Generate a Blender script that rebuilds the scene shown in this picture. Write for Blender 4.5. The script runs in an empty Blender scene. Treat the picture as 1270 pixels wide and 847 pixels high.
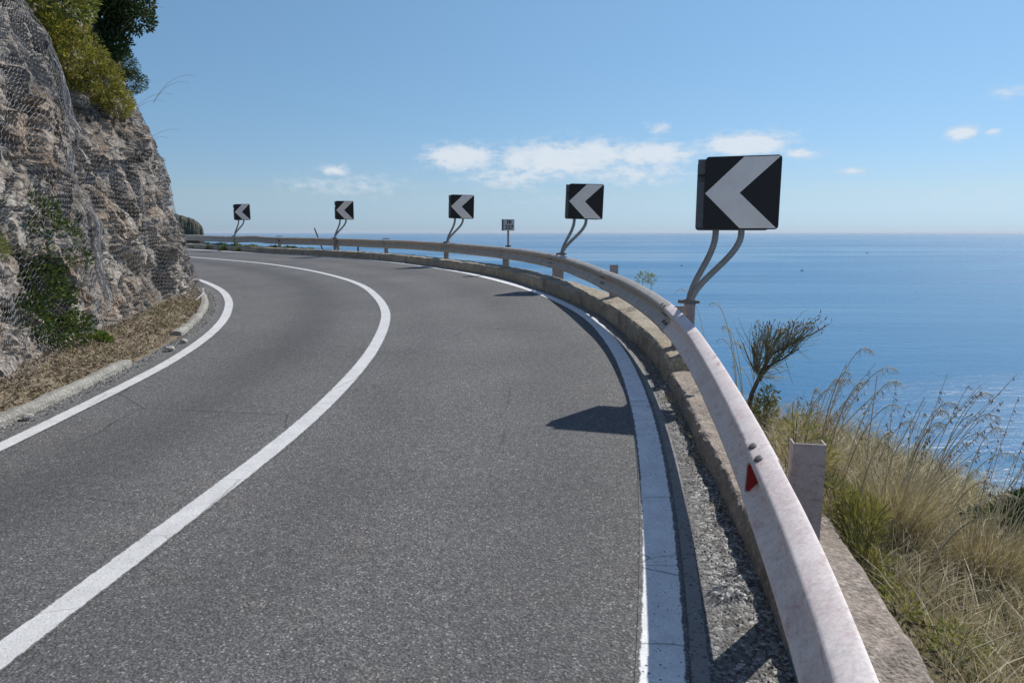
import bpy, math, random
import numpy as np
from mathutils import Vector
random.seed(7); RNG = np.random.default_rng(11)
SC = bpy.context.scene; COL = SC.collection
R = math.radians

# ------------------------------------------------------------------ numpy helpers
H0, SX, SY = 1.674, .022, .029
def plane(x, y): return SX * x + SY * y          # the road climbs away from the camera and is banked

def _hash(i, j, k, s):
    h = (i.astype(np.int64) * 374761393 + j.astype(np.int64) * 668265263 + k.astype(np.int64) * 2147483647 + s * 1274126177) & 0xffffffff
    h = ((h ^ (h >> 13)) * 1274126177) & 0xffffffff
    h = ((h ^ (h >> 16)) * 2246822519) & 0xffffffff
    return ((h ^ (h >> 15)) & 0xffffff) / float(0xffffff)
def vnoise(P, s=0):
    P = np.asarray(P, float); F = np.floor(P); f = P - F; F = F.astype(np.int64); u = f * f * (3 - 2 * f)
    r = 0
    for a in (0, 1):
        for b in (0, 1):
            for c in (0, 1):
                w = (u[:, 0] if a else 1 - u[:, 0]) * (u[:, 1] if b else 1 - u[:, 1]) * (u[:, 2] if c else 1 - u[:, 2])
                r = r + w * _hash(F[:, 0] + a, F[:, 1] + b, F[:, 2] + c, s)
    return r
def fbm(P, oct=4, s=0, ridged=False):
    P = np.asarray(P, float); r = 0; amp = .5; tot = 0
    for o in range(oct):
        n = vnoise(P * 2 ** o + o * 17.3, s + o)
        if ridged: n = 1 - abs(2 * n - 1)
        r = r + amp * n; tot += amp; amp *= .5
    return r / tot
def facets(P, s=0, tilt=.6):
    """cellular rock blocks: each cell has its own height and its own tilted face"""
    F = np.floor(P).astype(np.int64); best = np.full(len(P), 9e9); h = np.zeros(len(P)); second = np.full(len(P), 9e9)
    for a in (-1, 0, 1):
        for b in (-1, 0, 1):
            for c in (-1, 0, 1):
                i, j, k = F[:, 0] + a, F[:, 1] + b, F[:, 2] + c
                C = np.stack([i + _hash(i, j, k, s + 1), j + _hash(i, j, k, s + 2), k + _hash(i, j, k, s + 3)], 1)
                d = ((P - C) ** 2).sum(1)
                T = np.stack([_hash(i, j, k, s + 5), _hash(i, j, k, s + 6), _hash(i, j, k, s + 7)], 1) - .5
                hh = _hash(i, j, k, s + 4) + ((P - C) * T).sum(1) * 2 * tilt
                m = d < best
                second = np.where(m, best, np.minimum(second, d)); best = np.where(m, d, best); h = np.where(m, hh, h)
    return h, np.sqrt(second) - np.sqrt(best)
def ss(a, b, x):
    t = np.clip((np.asarray(x, float) - a) / (b - a), 0, 1); return t * t * (3 - 2 * t)

class Curve:
    """smooth plan curve through road points, sampled every step metres"""
    def __init__(self, pts, step=.1, sig=.6):
        p = np.array(pts, float); d = np.r_[0, np.cumsum(np.hypot(*np.diff(p, axis=0).T))]
        out = []
        for i in range(len(p) - 1):
            p0 = p[max(i - 1, 0)]; p1 = p[i]; p2 = p[i + 1]; p3 = p[min(i + 2, len(p) - 1)]
            t0, t1, t2, t3 = d[max(i - 1, 0)], d[i], d[i + 1], d[min(i + 2, len(p) - 1)]
            m1 = (p2 - p0) / max(t2 - t0, 1e-6); m2 = (p3 - p1) / max(t3 - t1, 1e-6); L = t2 - t1
            n = max(2, int(L / .02))
            for t in np.linspace(0, 1, n, endpoint=False):
                out.append((2 * t**3 - 3 * t**2 + 1) * p1 + (t**3 - 2 * t**2 + t) * L * m1 + (-2 * t**3 + 3 * t**2) * p2 + (t**3 - t**2) * L * m2)
        out.append(p[-1]); q = np.array(out); s = np.r_[0, np.cumsum(np.hypot(*np.diff(q, axis=0).T))]
        n = int(s[-1] / .05); u = np.linspace(0, s[-1], n); q = np.stack([np.interp(u, s, q[:, 0]), np.interp(u, s, q[:, 1])], 1)
        if sig > 0:
            k = np.exp(-.5 * (np.arange(-60, 61) * .05 / sig) ** 2); k /= k.sum()
            a = q[0] - (q[1] - q[0]) * np.arange(60, 0, -1)[:, None]; b = q[-1] + (q[-1] - q[-2]) * np.arange(1, 61)[:, None]
            e = np.r_[a, q, b]; q = np.stack([np.convolve(e[:, c], k, 'valid') for c in (0, 1)], 1)
        s = np.r_[0, np.cumsum(np.hypot(*np.diff(q, axis=0).T))]
        self.L = s[-1]; self.s = s; self.q = q
        g = np.gradient(q, axis=0); g /= np.hypot(g[:, 0], g[:, 1])[:, None]; self.t = g
    def at(self, s):
        s = np.asarray(s, float)
        P = np.stack([np.interp(s, self.s, self.q[:, c]) for c in (0, 1)], -1)
        T = np.stack([np.interp(s, self.s, self.t[:, c]) for c in (0, 1)], -1); T /= np.linalg.norm(T, axis=-1, keepdims=True)
        return P, T, np.stack([-T[..., 1], T[..., 0]], -1)          # normal points to the left (inside of the bend)
    def near(self, x, y): return self.s[np.argmin((self.q[:, 0] - x) ** 2 + (self.q[:, 1] - y) ** 2)]
    def dist(self, XY):
        """signed distance, left positive"""
        q = self.q[::4]; t = self.t[::4]; r = np.zeros(len(XY))
        for a in range(0, len(XY), 4000):
            P = XY[a:a + 4000]; D = P[:, None, :] - q[None]; i = (D ** 2).sum(2).argmin(1); dd = D[np.arange(len(P)), i]
            r[a:a + 4000] = t[i][:, 0] * dd[:, 1] - t[i][:, 1] * dd[:, 0]
        return r

# ------------------------------------------------------------------ mesh helpers
class MB:
    def __init__(self): self.v = []; self.f = []; self.n = 0
    def add(self, v, f):
        v = np.asarray(v, float).reshape(-1, 3)
        for g in (f if isinstance(f, list) else [f]):
            g = np.asarray(g, np.int64)
            if len(g): self.f.append(g + self.n)
        self.v.append(v); self.n += len(v)
def build(name, mb, m, parent=None, smooth=False, attrs=None, auto=None):
    v = np.concatenate(mb.v); me = bpy.data.meshes.new(name)
    lens = np.concatenate([np.full(len(g), g.shape[1]) for g in mb.f]); idx = np.concatenate([g.ravel() for g in mb.f])
    me.vertices.add(len(v)); me.vertices.foreach_set('co', v.ravel())
    me.loops.add(len(idx)); me.loops.foreach_set('vertex_index', idx.astype(np.int32))
    me.polygons.add(len(lens)); me.polygons.foreach_set('loop_start', np.r_[0, np.cumsum(lens)[:-1]].astype(np.int32)); me.polygons.foreach_set('loop_total', lens.astype(np.int32))
    me.polygons.foreach_set('use_smooth', np.full(len(lens), bool(smooth)))
    for k, a in (attrs or {}).items():
        at = me.attributes.new(k, 'FLOAT', 'POINT'); at.data.foreach_set('value', np.asarray(a, np.float32))
    me.update(); me.validate()
    if smooth and auto:
        try: me.set_sharp_from_angle(angle=R(auto))
        except Exception: pass
    if m: me.materials.append(m)
    o = bpy.data.objects.new(name, me); COL.objects.link(o)
    if parent: o.parent = parent
    return o
def link_copy(o, parent=None, loc=None, rot=None):
    c = o.copy(); COL.objects.link(c)
    if parent: c.parent = parent
    if loc is not None: c.location = loc
    if rot is not None: c.rotation_euler = rot
    return c
def tag(o, label=None, cat=None, group=None, kind=None):
    if label: o['label'] = label
    if cat: o['category'] = cat
    if group: o['group'] = group
    if kind: o['kind'] = kind
    return o
def empty(name, loc, rz=0, label=None, cat=None, group=None):
    o = bpy.data.objects.new(name, None); COL.objects.link(o); o.location = loc; o.rotation_euler = (0, 0, rz); o.empty_display_size = .1
    return tag(o, label, cat, group)
def grid_faces(nu, nv):
    i = np.arange(nu - 1)[:, None] * nv + np.arange(nv - 1)[None]
    i = i.ravel(); return np.stack([i, i + nv, i + nv + 1, i + 1], 1)
def loft(rows, closed=False, caps=False):
    """rows: (n, m, 3) sections; closed joins last column to the first"""
    rows = np.asarray(rows, float); n, m, _ = rows.shape
    if closed:
        i = np.arange(n - 1)[:, None] * m; j = np.arange(m)[None]; k = (j + 1) % m
        f = np.stack([(i + j), (i + k), (i + m + k), (i + m + j)], -1).reshape(-1, 4)
    else: f = grid_faces(n, m)[:, ::-1]
    fs = [f]
    if caps: fs += [np.arange(m)[None, ::-1], (np.arange(m) + (n - 1) * m)[None]]
    return rows.reshape(-1, 3), fs
def tube(pts, r, sides=8, caps=True):
    p = np.asarray(pts, float); n = len(p); r = np.broadcast_to(r, (n,))
    t = np.gradient(p, axis=0); t /= np.linalg.norm(t, axis=1)[:, None] + 1e-12
    u = np.cross(t[0], [0, 0, 1.]);  u = np.cross(t[0], [1., 0, 0]) if np.linalg.norm(u) < .2 else u
    u /= np.linalg.norm(u); rows = []
    a = np.arange(sides) * 2 * np.pi / sides
    for i in range(n):
        u = u - t[i] * (u @ t[i]); u /= np.linalg.norm(u); w = np.cross(t[i], u)
        rows.append(p[i] + r[i] * (np.cos(a)[:, None] * u + np.sin(a)[:, None] * w))
    return loft(rows, True, caps)
def edges_prisms(A, B, r):
    d = B - A; L = np.linalg.norm(d, axis=1, keepdims=True); d = d / (L + 1e-9)
    u = np.cross(d, [.3, .2, .93]); u /= np.linalg.norm(u, axis=1, keepdims=True) + 1e-9; w = np.cross(d, u)
    V = []
    for E in (A, B):
        for k in range(3):
            a = 2 * np.pi * k / 3; V.append(E + r * (np.cos(a) * u + np.sin(a) * w))
    V = np.stack(V, 1); n = len(A); b = np.arange(n)[:, None] * 6
    f = np.concatenate([b + np.array([k, (k + 1) % 3, 3 + (k + 1) % 3, 3 + k]) for k in range(3)])
    return V.reshape(-1, 3), f
def box(c, s, rz=0, bev=0.):
    """box with chamfered vertical and top edges"""
    x, y, z = np.array(s) / 2; b = min(bev, x * .9, y * .9, z * .9)
    def ring(x, y, zz, b): return [(-x + b, -y, zz), (x - b, -y, zz), (x, -y + b, zz), (x, y - b, zz), (x - b, y, zz), (-x + b, y, zz), (-x, y - b, zz), (-x, -y + b, zz)]
    if b > 0: rows = [ring(x - b, y - b, -z, b * .5), ring(x, y, -z + b, b), ring(x, y, z - b, b), ring(x - b, y - b, z, b * .5)]
    else:
        q = [(-x, -y), (x, -y), (x, y), (-x, y)]; rows = [[(a, d, -z) for a, d in q], [(a, d, z) for a, d in q]]
    v, f = loft(np.array(rows), True, True); cs, sn = math.cos(rz), math.sin(rz)
    v = np.stack([v[:, 0] * cs - v[:, 1] * sn, v[:, 0] * sn + v[:, 1] * cs, v[:, 2]], 1) + np.array(c); return v, f
def unit(n):
    d = RNG.normal(size=(n, 3)); return d / np.linalg.norm(d, axis=1, keepdims=True)
def leaves(C, D, l, w):
    """diamond leaves from points C along D"""
    n = len(C); l = np.broadcast_to(l, (n,))[:, None]; w = np.broadcast_to(w, (n,))[:, None]
    s = np.cross(D, unit(n)); s /= np.linalg.norm(s, axis=1, keepdims=True) + 1e-9; nn = np.cross(D, s)
    V = np.stack([C, C + D * l * .45 + s * w * .5 + nn * w * .12, C + D * l, C + D * l * .45 - s * w * .5 + nn * w * .12], 1)
    return V.reshape(-1, 3), np.arange(4 * n).reshape(n, 4)
def blades(P, h, lean, w, droop=.25):
    n = len(P); h = np.broadcast_to(h, (n,))[:, None]; w = np.broadcast_to(w, (n,))[:, None]
    a = RNG.uniform(0, 2 * np.pi, n); s = np.stack([np.cos(a), np.sin(a), 0 * a], 1); V = []
    for t, k in ((0, 1), (.35, .85), (.7, .6), (1, .12)):
        c = P + np.array([0, 0, 1.]) * h * (t - droop * t ** 3) + lean * h * t ** 1.8
        V += [c - s * w * k * .5, c + s * w * k * .5]
    V = np.stack(V, 1); b = np.arange(n)[:, None] * 8
    f = np.concatenate([b + np.array([2 * k, 2 * k + 1, 2 * k + 3, 2 * k + 2]) for k in range(3)])
    return V.reshape(-1, 3), f

# ------------------------------------------------------------------ material helpers
class NT:
    def __init__(self, name):
        self.m = bpy.data.materials.new(name); self.m.use_nodes = True; self.t = self.m.node_tree; self.n = self.t.nodes; self.n.clear()
        self.out = self.n.new('ShaderNodeOutputMaterial'); self.b = self.n.new('ShaderNodeBsdfPrincipled'); self.l(self.b.outputs[0], self.out.inputs[0])
        self.pos = self.n.new('ShaderNodeNewGeometry').outputs['Position']
    def l(self, a, b): self.t.links.new(a, b)
    def put(self, sock, x):
        if isinstance(x, bpy.types.NodeSocket): self.l(x, sock)
        elif isinstance(x, (tuple, list)) and len(x) == 3 and sock.type == 'RGBA': sock.default_value = (*x, 1)
        else: sock.default_value = x
    def set(self, **k):
        for a, x in k.items(): self.put(self.b.inputs[a.replace('_', ' ')], x)
        return self
    def math(self, op, a, b=0., c=None, clamp=False):
        n = self.n.new('ShaderNodeMath'); n.operation = op; n.use_clamp = clamp; self.put(n.inputs[0], a); self.put(n.inputs[1], b)
        if c is not None: self.put(n.inputs[2], c)
        return n.outputs[0]
    def scaled(self, v, s):
        n = self.n.new('ShaderNodeMapping'); n.inputs['Scale'].default_value = s; self.l(v, n.inputs[0]); return n.outputs[0]
    def noise(self, scale, detail=4, rough=.55, vec=None, dist=0., col=False):
        n = self.n.new('ShaderNodeTexNoise'); n.inputs['Scale'].default_value = scale; n.inputs['Detail'].default_value = detail; n.inputs['Roughness'].default_value = rough; n.inputs['Distortion'].default_value = dist
        self.l(vec or self.pos, n.inputs['Vector']); return n.outputs['Color' if col else 'Fac']
    def vor(self, scale, feature='F1', out='Distance', vec=None):
        n = self.n.new('ShaderNodeTexVoronoi'); n.feature = feature; n.inputs['Scale'].default_value = scale; self.l(vec or self.pos, n.inputs['Vector']); return n.outputs[out]
    def ramp(self, x, *stops):
        n = self.n.new('ShaderNodeValToRGB'); self.put(n.inputs[0], x); e = n.color_ramp.elements
        while len(e) < len(stops): e.new(.5)
        for i, (p, c) in enumerate(stops): e[i].position = p; e[i].color = (*c, 1) if isinstance(c, tuple) else (c, c, c, 1)
        return n.outputs[0]
    def mr(self, x, a, b, c=0., d=1.):
        n = self.n.new('ShaderNodeMapRange'); self.put(n.inputs[0], x)
        for i, k in enumerate((a, b, c, d)): n.inputs[i + 1].default_value = k
        return n.outputs[0]
    def mix(self, f, a, b, mode='MIX'):
        n = self.n.new('ShaderNodeMix'); n.data_type = 'RGBA'; n.blend_type = mode; self.put(n.inputs[0], f); self.put(n.inputs[6], a); self.put(n.inputs[7], b); return n.outputs[2]
    def attr(self, name):
        n = self.n.new('ShaderNodeAttribute'); n.attribute_name = name; return n.outputs['Fac']
    def rnd(self): return self.n.new('ShaderNodeNewGeometry').outputs['Random Per Island']
    def orand(self): return self.n.new('ShaderNodeObjectInfo').outputs['Random']
    def bump(self, h, strength=.3, dist=.01):
        n = self.n.new('ShaderNodeBump'); n.inputs['Strength'].default_value = strength; n.inputs['Distance'].default_value = dist; self.put(n.inputs['Height'], h)
        self.l(n.outputs[0], self.b.inputs['Normal']); return self

def asphalt_colour(t):
    cell = t.vor(125, out='Color'); sep = t.n.new('ShaderNodeSeparateColor'); t.l(cell, sep.inputs[0])
    g = t.ramp(sep.outputs[0], (0, (.074, .074, .074)), (.45, (.116, .116, .117)), (.8, (.160, .159, .158)), (.95, (.22, .218, .213)), (1, (.37, .36, .345)))
    fine = t.noise(230, 2, .6); g = t.mix(.65, g, t.ramp(fine, (.3, .4), (.7, 1.55)), 'MULTIPLY')
    mid = t.noise(22, 4, .7); g = t.mix(.6, g, t.ramp(mid, (.3, .62), (.7, 1.38)), 'MULTIPLY')
    big = t.noise(.55, 5, .62); g = t.mix(.85, g, t.ramp(big, (.3, .82), (.7, 1.16)), 'MULTIPLY')
    warm = t.noise(.9, 3, .6, dist=.5); g = t.mix(t.ramp(warm, (.5, 0.), (.75, .5)), g, t.mix(1., g, (1.08, .99, .95), 'MULTIPLY'))
    return g, mid, fine
def mat_asphalt():
    t = NT('asphalt'); g, mid, fine = asphalt_colour(t)
    lane = t.attr('lane')                                    # metres left (+) or right (-) of the centre line
    wob = t.math('ADD', lane, t.math('MULTIPLY', t.math('SUBTRACT', t.noise(.7, 3), .5), .5))
    for c, w, k in ((1.15, .5, .42), (-.62, .35, .16), (-2.1, .45, .22)):
        d = t.math('DIVIDE', t.math('SUBTRACT', wob, c), w); band = t.math('POWER', 2.718, t.math('MULTIPLY', t.math('MULTIPLY', d, d), -1.))
        g = t.mix(t.math('MULTIPLY', band, k), g, (.042, .042, .045))
    # thin wandering cracks
    wv = t.mix(.12, t.pos, t.noise(1.4, 4, .6, col=True), 'ADD')
    cr = t.vor(.42, 'DISTANCE_TO_EDGE', vec=wv); crm = t.math('MULTIPLY', t.mr(cr, .0, .0045, 1., 0.), t.mr(t.noise(.5, 2), .50, .58))
    g = t.mix(t.math('MULTIPLY', crm, .75), g, (.02, .02, .021))
    # loose gravel and dust outside the painted edge lines
    v = t.attr('verge'); vm = t.math('ADD', v, t.math('MULTIPLY', t.math('SUBTRACT', t.noise(9, 4, .7), .5), .22))
    c2 = t.vor(58, out='Color'); s2 = t.n.new('ShaderNodeSeparateColor'); t.l(c2, s2.inputs[0])
    grav = t.ramp(s2.outputs[0], (0, (.045, .045, .045)), (.5, (.17, .168, .162)), (.8, (.30, .295, .285)), (1, (.58, .57, .55)))
    grav = t.mix(t.ramp(t.noise(3, 4), (.48, 0.), (.7, .35)), grav, (.15, .125, .095))
    g = t.mix(t.mr(vm, .0, .22), g, grav)
    h = t.math('ADD', t.math('MULTIPLY', t.vor(75), -1.), t.math('MULTIPLY', fine, .5))
    h = t.math('ADD', h, t.math('MULTIPLY', t.math('MULTIPLY', t.vor(58), -2.), t.mr(vm, .0, .2)))
    t.set(Base_Color=g, Roughness=.82, Specular_IOR_Level=.35).bump(h, .7, .006); return t.m
def mat_paint(name, tone, wear, crack=.5):
    """road paint worn through to the asphalt; 'across' runs 0..1 over the strip"""
    t = NT(name); g, mid, fine = asphalt_colour(t)
    e = t.math('ABSOLUTE', t.math('SUBTRACT', t.attr('across'), .5))
    e = t.math('ADD', e, t.math('MULTIPLY', t.math('SUBTRACT', t.noise(13, 7, .75), .5), .20))
    edge = t.mr(e, .395, .43, 1., 0.)
    holes = t.mr(t.math('ADD', t.vor(34), t.math('MULTIPLY', t.noise(3.5, 4, .6), .32)), .17 + wear, .22 + wear)
    specks = t.math('MAXIMUM', t.mr(t.noise(120, 3, .7), .33, .37), .0)
    k = t.math('MULTIPLY', t.math('MULTIPLY', edge, holes), specks)
    wv = t.mix(.05, t.pos, t.noise(3.0, 4, .6, col=True), 'ADD')
    cr = t.vor(1.25, 'DISTANCE_TO_EDGE', vec=t.scaled(wv, (.45, 1.3, 1))); crm = t.mr(cr, .0, .006, 1., 0.)
    p = t.mix(.8, tone, t.ramp(t.noise(6, 5, .65), (.3, .80), (.7, 1.06)), 'MULTIPLY')
    p = t.mix(.5, p, t.ramp(t.noise(60, 3, .7), (.3, .75), (.7, 1.1)), 'MULTIPLY')
    p = t.mix(t.math('MULTIPLY', crm, crack), p, (.12, .12, .12))
    t.set(Base_Color=t.mix(k, g, p), Roughness=.7, Specular_IOR_Level=.35).bump(t.math('ADD', t.math('MULTIPLY', t.vor(75), -1.), t.math('MULTIPLY', fine, .5)), .35, .004); return t.m
def mat_concrete(name, a, b, dark):
    t = NT(name); n = t.noise(3.2, 6, .65); c = t.mix(t.ramp(n, (.35, 0.), (.65, 1.)), a, b)
    c = t.mix(.8, c, t.ramp(t.noise(38, 5, .7), (.3, .55), (.72, 1.35)), 'MULTIPLY')
    c2 = t.vor(60, out='Color'); s2 = t.n.new('ShaderNodeSeparateColor'); t.l(c2, s2.inputs[0]); c = t.mix(.5, c, t.ramp(s2.outputs[0], (0, .55), (.7, 1.), (1, 1.5)), 'MULTIPLY')
    c = t.mix(t.ramp(t.noise(1.7, 6, .72), (.52, 0.), (.70, .85)), c, dark)
    h = t.math('ADD', t.noise(38, 5, .7), t.math('MULTIPLY', t.vor(60), -.6))
    t.set(Base_Color=c, Roughness=.92, Specular_IOR_Level=.2).bump(h, .8, .012); return t.m
def mat_galv(name, a, b, stain, amt, rough=.5, metal=.25):
    t = NT(name); c = t.mix(t.ramp(t.noise(5, 6, .65), (.35, 0.), (.65, 1.)), a, b)
    c = t.mix(.7, c, t.ramp(t.noise(90, 3, .7), (.3, .80), (.7, 1.15)), 'MULTIPLY'); c = t.mix(.8, c, t.ramp(t.noise(24, 5, .75, dist=1.), (.28, .72), (.55, 1.05)), 'MULTIPLY')
    c = t.mix(t.math('MULTIPLY', t.mr(t.noise(46, 4, .8), .66, .70), .5), c, (.16, .13, .115))
    c = t.mix(t.math('MULTIPLY', t.ramp(t.noise(9, 6, .7, vec=t.scaled(t.pos, (1, 1, 2.2)), dist=.6), (.55, 0.), (.72, 1.)), amt), c, stain)
    r = t.mr(t.noise(14, 4), .3, .7, rough - .08, rough + .14)
    t.set(Base_Color=c, Roughness=r, Metallic=metal).bump(t.noise(30, 4), .08, .004); return t.m
def mat_plain(name, c, rough=.6, var=.15, metal=0., scale=20):
    t = NT(name); k = t.mix(1., c, t.ramp(t.noise(scale, 5, .65), (.3, 1 - var), (.7, 1 + var)), 'MULTIPLY'); t.set(Base_Color=k, Roughness=rough, Metallic=metal); return t.m
def mat_leaf(name, *cols, trans=.25, rough=.55):
    t = NT(name); c = t.ramp(t.rnd(), *[(i / max(1, len(cols) - 1), q) for i, q in enumerate(cols)])
    c = t.mix(.5, c, t.ramp(t.noise(2.2, 3), (.3, .7), (.7, 1.3)), 'MULTIPLY')
    t.set(Base_Color=c, Roughness=rough, Specular_IOR_Level=.3)
    if trans:
        tr = t.n.new('ShaderNodeBsdfTranslucent'); t.put(tr.inputs[0], t.mix(1., c, (1.15, 1.12, .78), 'MULTIPLY')); mx = t.n.new('ShaderNodeMixShader'); mx.inputs[0].default_value = trans
        t.l(t.b.outputs[0], mx.inputs[1]); t.l(tr.outputs[0], mx.inputs[2]); t.l(mx.outputs[0], t.out.inputs[0])
    return t.m
def mat_rock():
    t = NT('rock'); n = t.noise(1.1, 7, .68, dist=.4)
    c = t.ramp(n, (.33, (.075, .064, .055)), (.45, (.27, .235, .20)), (.56, (.47, .42, .365)), (.72, (.66, .62, .56)))
    oc = t.ramp(t.noise(.9, 5, .7), (.52, 0.), (.68, .75)); c = t.mix(oc, c, (.42, .27, .155))
    c = t.mix(.9, c, t.ramp(t.noise(11, 6, .75), (.28, .45), (.72, 1.5)), 'MULTIPLY')
    c = t.mix(t.ramp(t.noise(3.1, 6, .7), (.60, 0.), (.72, .7)), c, (.62, .59, .55))
    cr = t.vor(3.3, 'DISTANCE_TO_EDGE', vec=t.mix(.25, t.pos, t.noise(2.5, 4, col=True), 'ADD'))
    c = t.mix(t.mr(cr, 0., .045, .85, 0.), c, (.045, .04, .035))
    c = t.mix(t.math('MULTIPLY', t.ramp(t.noise(4.3, 5, .7), (.56, 0.), (.66, 1.)), t.attr('soil')), c, (.16, .11, .06))
    h = t.math('ADD', t.noise(11, 7, .75), t.math('MULTIPLY', t.vor(16, vec=t.mix(.2, t.pos, t.noise(6, 3, col=True), 'ADD')), .7))
    t.set(Base_Color=c, Roughness=.93, Specular_IOR_Level=.2).bump(h, 1., .05); return t.m
def mat_soil(name, a, b, c3):
    t = NT(name); c = t.mix(t.ramp(t.noise(7, 6, .7), (.35, 0.), (.65, 1.)), a, b)
    c = t.mix(.8, c, t.ramp(t.noise(60, 5, .75), (.3, .5), (.7, 1.5)), 'MULTIPLY'); c = t.mix(t.ramp(t.noise(2.2, 5, .7), (.55, 0.), (.7, .8)), c, c3)
    t.set(Base_Color=c, Roughness=.95, Specular_IOR_Level=.1).bump(t.noise(60, 5, .75), .9, .02); return t.m
def mat_sea():
    t = NT('sea_water'); b = t.b
    warp = t.mix(.6, t.pos, t.noise(.02, 3, col=True), 'ADD')
    n1 = t.noise(.16, 5, .60, vec=t.scaled(warp, (.55, 1.25, 1)), dist=.15)
    n2 = t.noise(.75, 4, .60, vec=t.scaled(t.pos, (.6, 1.15, 1)), dist=.2)
    n3 = t.noise(.032, 4, .55, vec=t.scaled(t.pos, (.35, 1.2, 1)))
    slick = t.noise(.0042, 6, .62, vec=t.scaled(t.pos, (.16, 1., 1)), dist=.8)
    calm = t.ramp(slick, (.44, 1.), (.60, .30))
    h = t.math('ADD', t.math('MULTIPLY', n1, 1.7), t.math('ADD', t.math('MULTIPLY', n2, .30), t.math('MULTIPLY', n3, 2.4)))
    h = t.math('MULTIPLY', h, t.math('ADD', t.math('MULTIPLY', calm, .8), .3))
    c = t.mix(t.ramp(t.noise(.0011, 5, .6, vec=t.scaled(t.pos, (.3, 1, 1))), (.4, 0.), (.65, 1.)), (.024, .140, .29), (.036, .170, .33))
    rr = t.mr(slick, .40, .60, .34, .19)
    t.set(Base_Color=c, Roughness=rr, IOR=1.33, Specular_IOR_Level=.36).bump(h, 1., .40); return t.m

M = dict(
    asphalt=mat_asphalt(), paint=mat_paint('road_paint', (.66, .66, .66), -.10), paint_worn=mat_paint('edge_paint', (.86, .87, .88), .085, .8), paint_old=mat_paint('old_paint', (.25, .245, .235), .25, .8),
    kerb_far=mat_concrete('weathered_concrete', (.34, .29, .22), (.46, .41, .33), (.14, .12, .09)),
    kerb_near=mat_concrete('rough_concrete', (.31, .26, .22), (.41, .355, .305), (.15, .125, .10)), kerb_in=mat_concrete('kerb_concrete', (.30, .29, .26), (.42, .40, .36), (.15, .14, .11)),
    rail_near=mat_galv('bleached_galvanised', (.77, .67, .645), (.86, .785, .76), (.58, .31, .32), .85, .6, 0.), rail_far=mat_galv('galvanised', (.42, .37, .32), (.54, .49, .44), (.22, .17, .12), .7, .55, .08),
    post=mat_galv('post_galvanised', (.29, .24, .235), (.38, .325, .32), (.20, .105, .095), .8, .6, .1), tube=mat_galv('tube_galvanised', (.27, .265, .255), (.34, .335, .325), (.20, .17, .15), .4, .5, .15),
    bolt=mat_plain('bolt_steel', (.17, .155, .15), .6, .25, .2), dark=mat_plain('dark_steel', (.06, .06, .06), .55, .2, .3), cap=mat_plain('grey_back_sheet', (.10, .115, .14), .5, .12, .2),
    black=mat_plain('sign_black', (.010, .011, .014), .6, .1), white=mat_plain('sign_reflective_white', (.93, .86, .82), .5, .07, 0, 5), plate=mat_plain('plate_grey_white', (.55, .56, .57), .5, .06), ink=mat_plain('lettering_black', (.015, .015, .018), .5, .05),
    red=mat_plain('reflector_red', (.27, .006, .006), .35, .1), redrim=mat_plain('reflector_rim', (.45, .40, .38), .6, .1),
    rock=mat_rock(), soil=mat_soil('verge_soil', (.19, .15, .105), (.32, .265, .195), (.11, .10, .065)), slope=mat_soil('slope_soil', (.14, .12, .07), (.25, .21, .13), (.08, .085, .045)),
    wire=mat_plain('net_wire', (.44, .43, .43), .6, .2, 0), cable=mat_plain('steel_cable', (.55, .52, .55), .5, .15, .2),
    sea=mat_sea(),
    straw=mat_leaf('dry_straw', (.28, .225, .125), (.54, .455, .29), (.72, .65, .47), (.36, .30, .17), (.62, .54, .37), trans=.2), olive=mat_leaf('olive_grass', (.07, .085, .03), (.15, .15, .06), (.24, .20, .09), (.10, .12, .04)),
    litter=mat_leaf('litter', (.10, .075, .05), (.24, .175, .11), (.38, .30, .21), (.17, .12, .08), (.47, .42, .34), trans=0),
    green=mat_leaf('fresh_leaves', (.09, .15, .03), (.17, .25, .05), (.27, .32, .08)), mossy=mat_leaf('mossy_leaves', (.13, .15, .04), (.25, .25, .08), (.38, .34, .14)), darkleaf=mat_leaf('dark_leaves', (.020, .040, .012), (.045, .080, .022), (.09, .125, .035), trans=.2),
    ivy=mat_leaf('creeper_leaves', (.035, .065, .015), (.075, .12, .03), (.13, .17, .045)),
    yellow=mat_leaf('yellow_leaves', (.10, .12, .03), (.28, .27, .05), (.48, .42, .07), (.17, .19, .05), (.38, .35, .07)), oliveleaf=mat_leaf('olive_leaves', (.11, .135, .035), (.22, .25, .065), (.38, .37, .11)),
    broom=mat_leaf('broom_twigs', (.10, .115, .06), (.18, .19, .10), (.27, .25, .15), trans=.1), seed=mat_leaf('seed_heads', (.14, .085, .048), (.23, .15, .085), (.34, .24, .14), trans=.15), pale=mat_leaf('pale_stems', (.42, .34, .21), (.60, .53, .38), trans=.1),
    bark=mat_plain('bark', (.12, .10, .075), .9, .3), stone=mat_plain('pale_stone', (.45, .42, .38), .9, .25, 0, 12),
    hull=mat_plain('boat_hull', (.10, .11, .13), .4, .1), cabin=mat_plain('boat_cabin', (.35, .36, .38), .4, .1),
)

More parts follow.
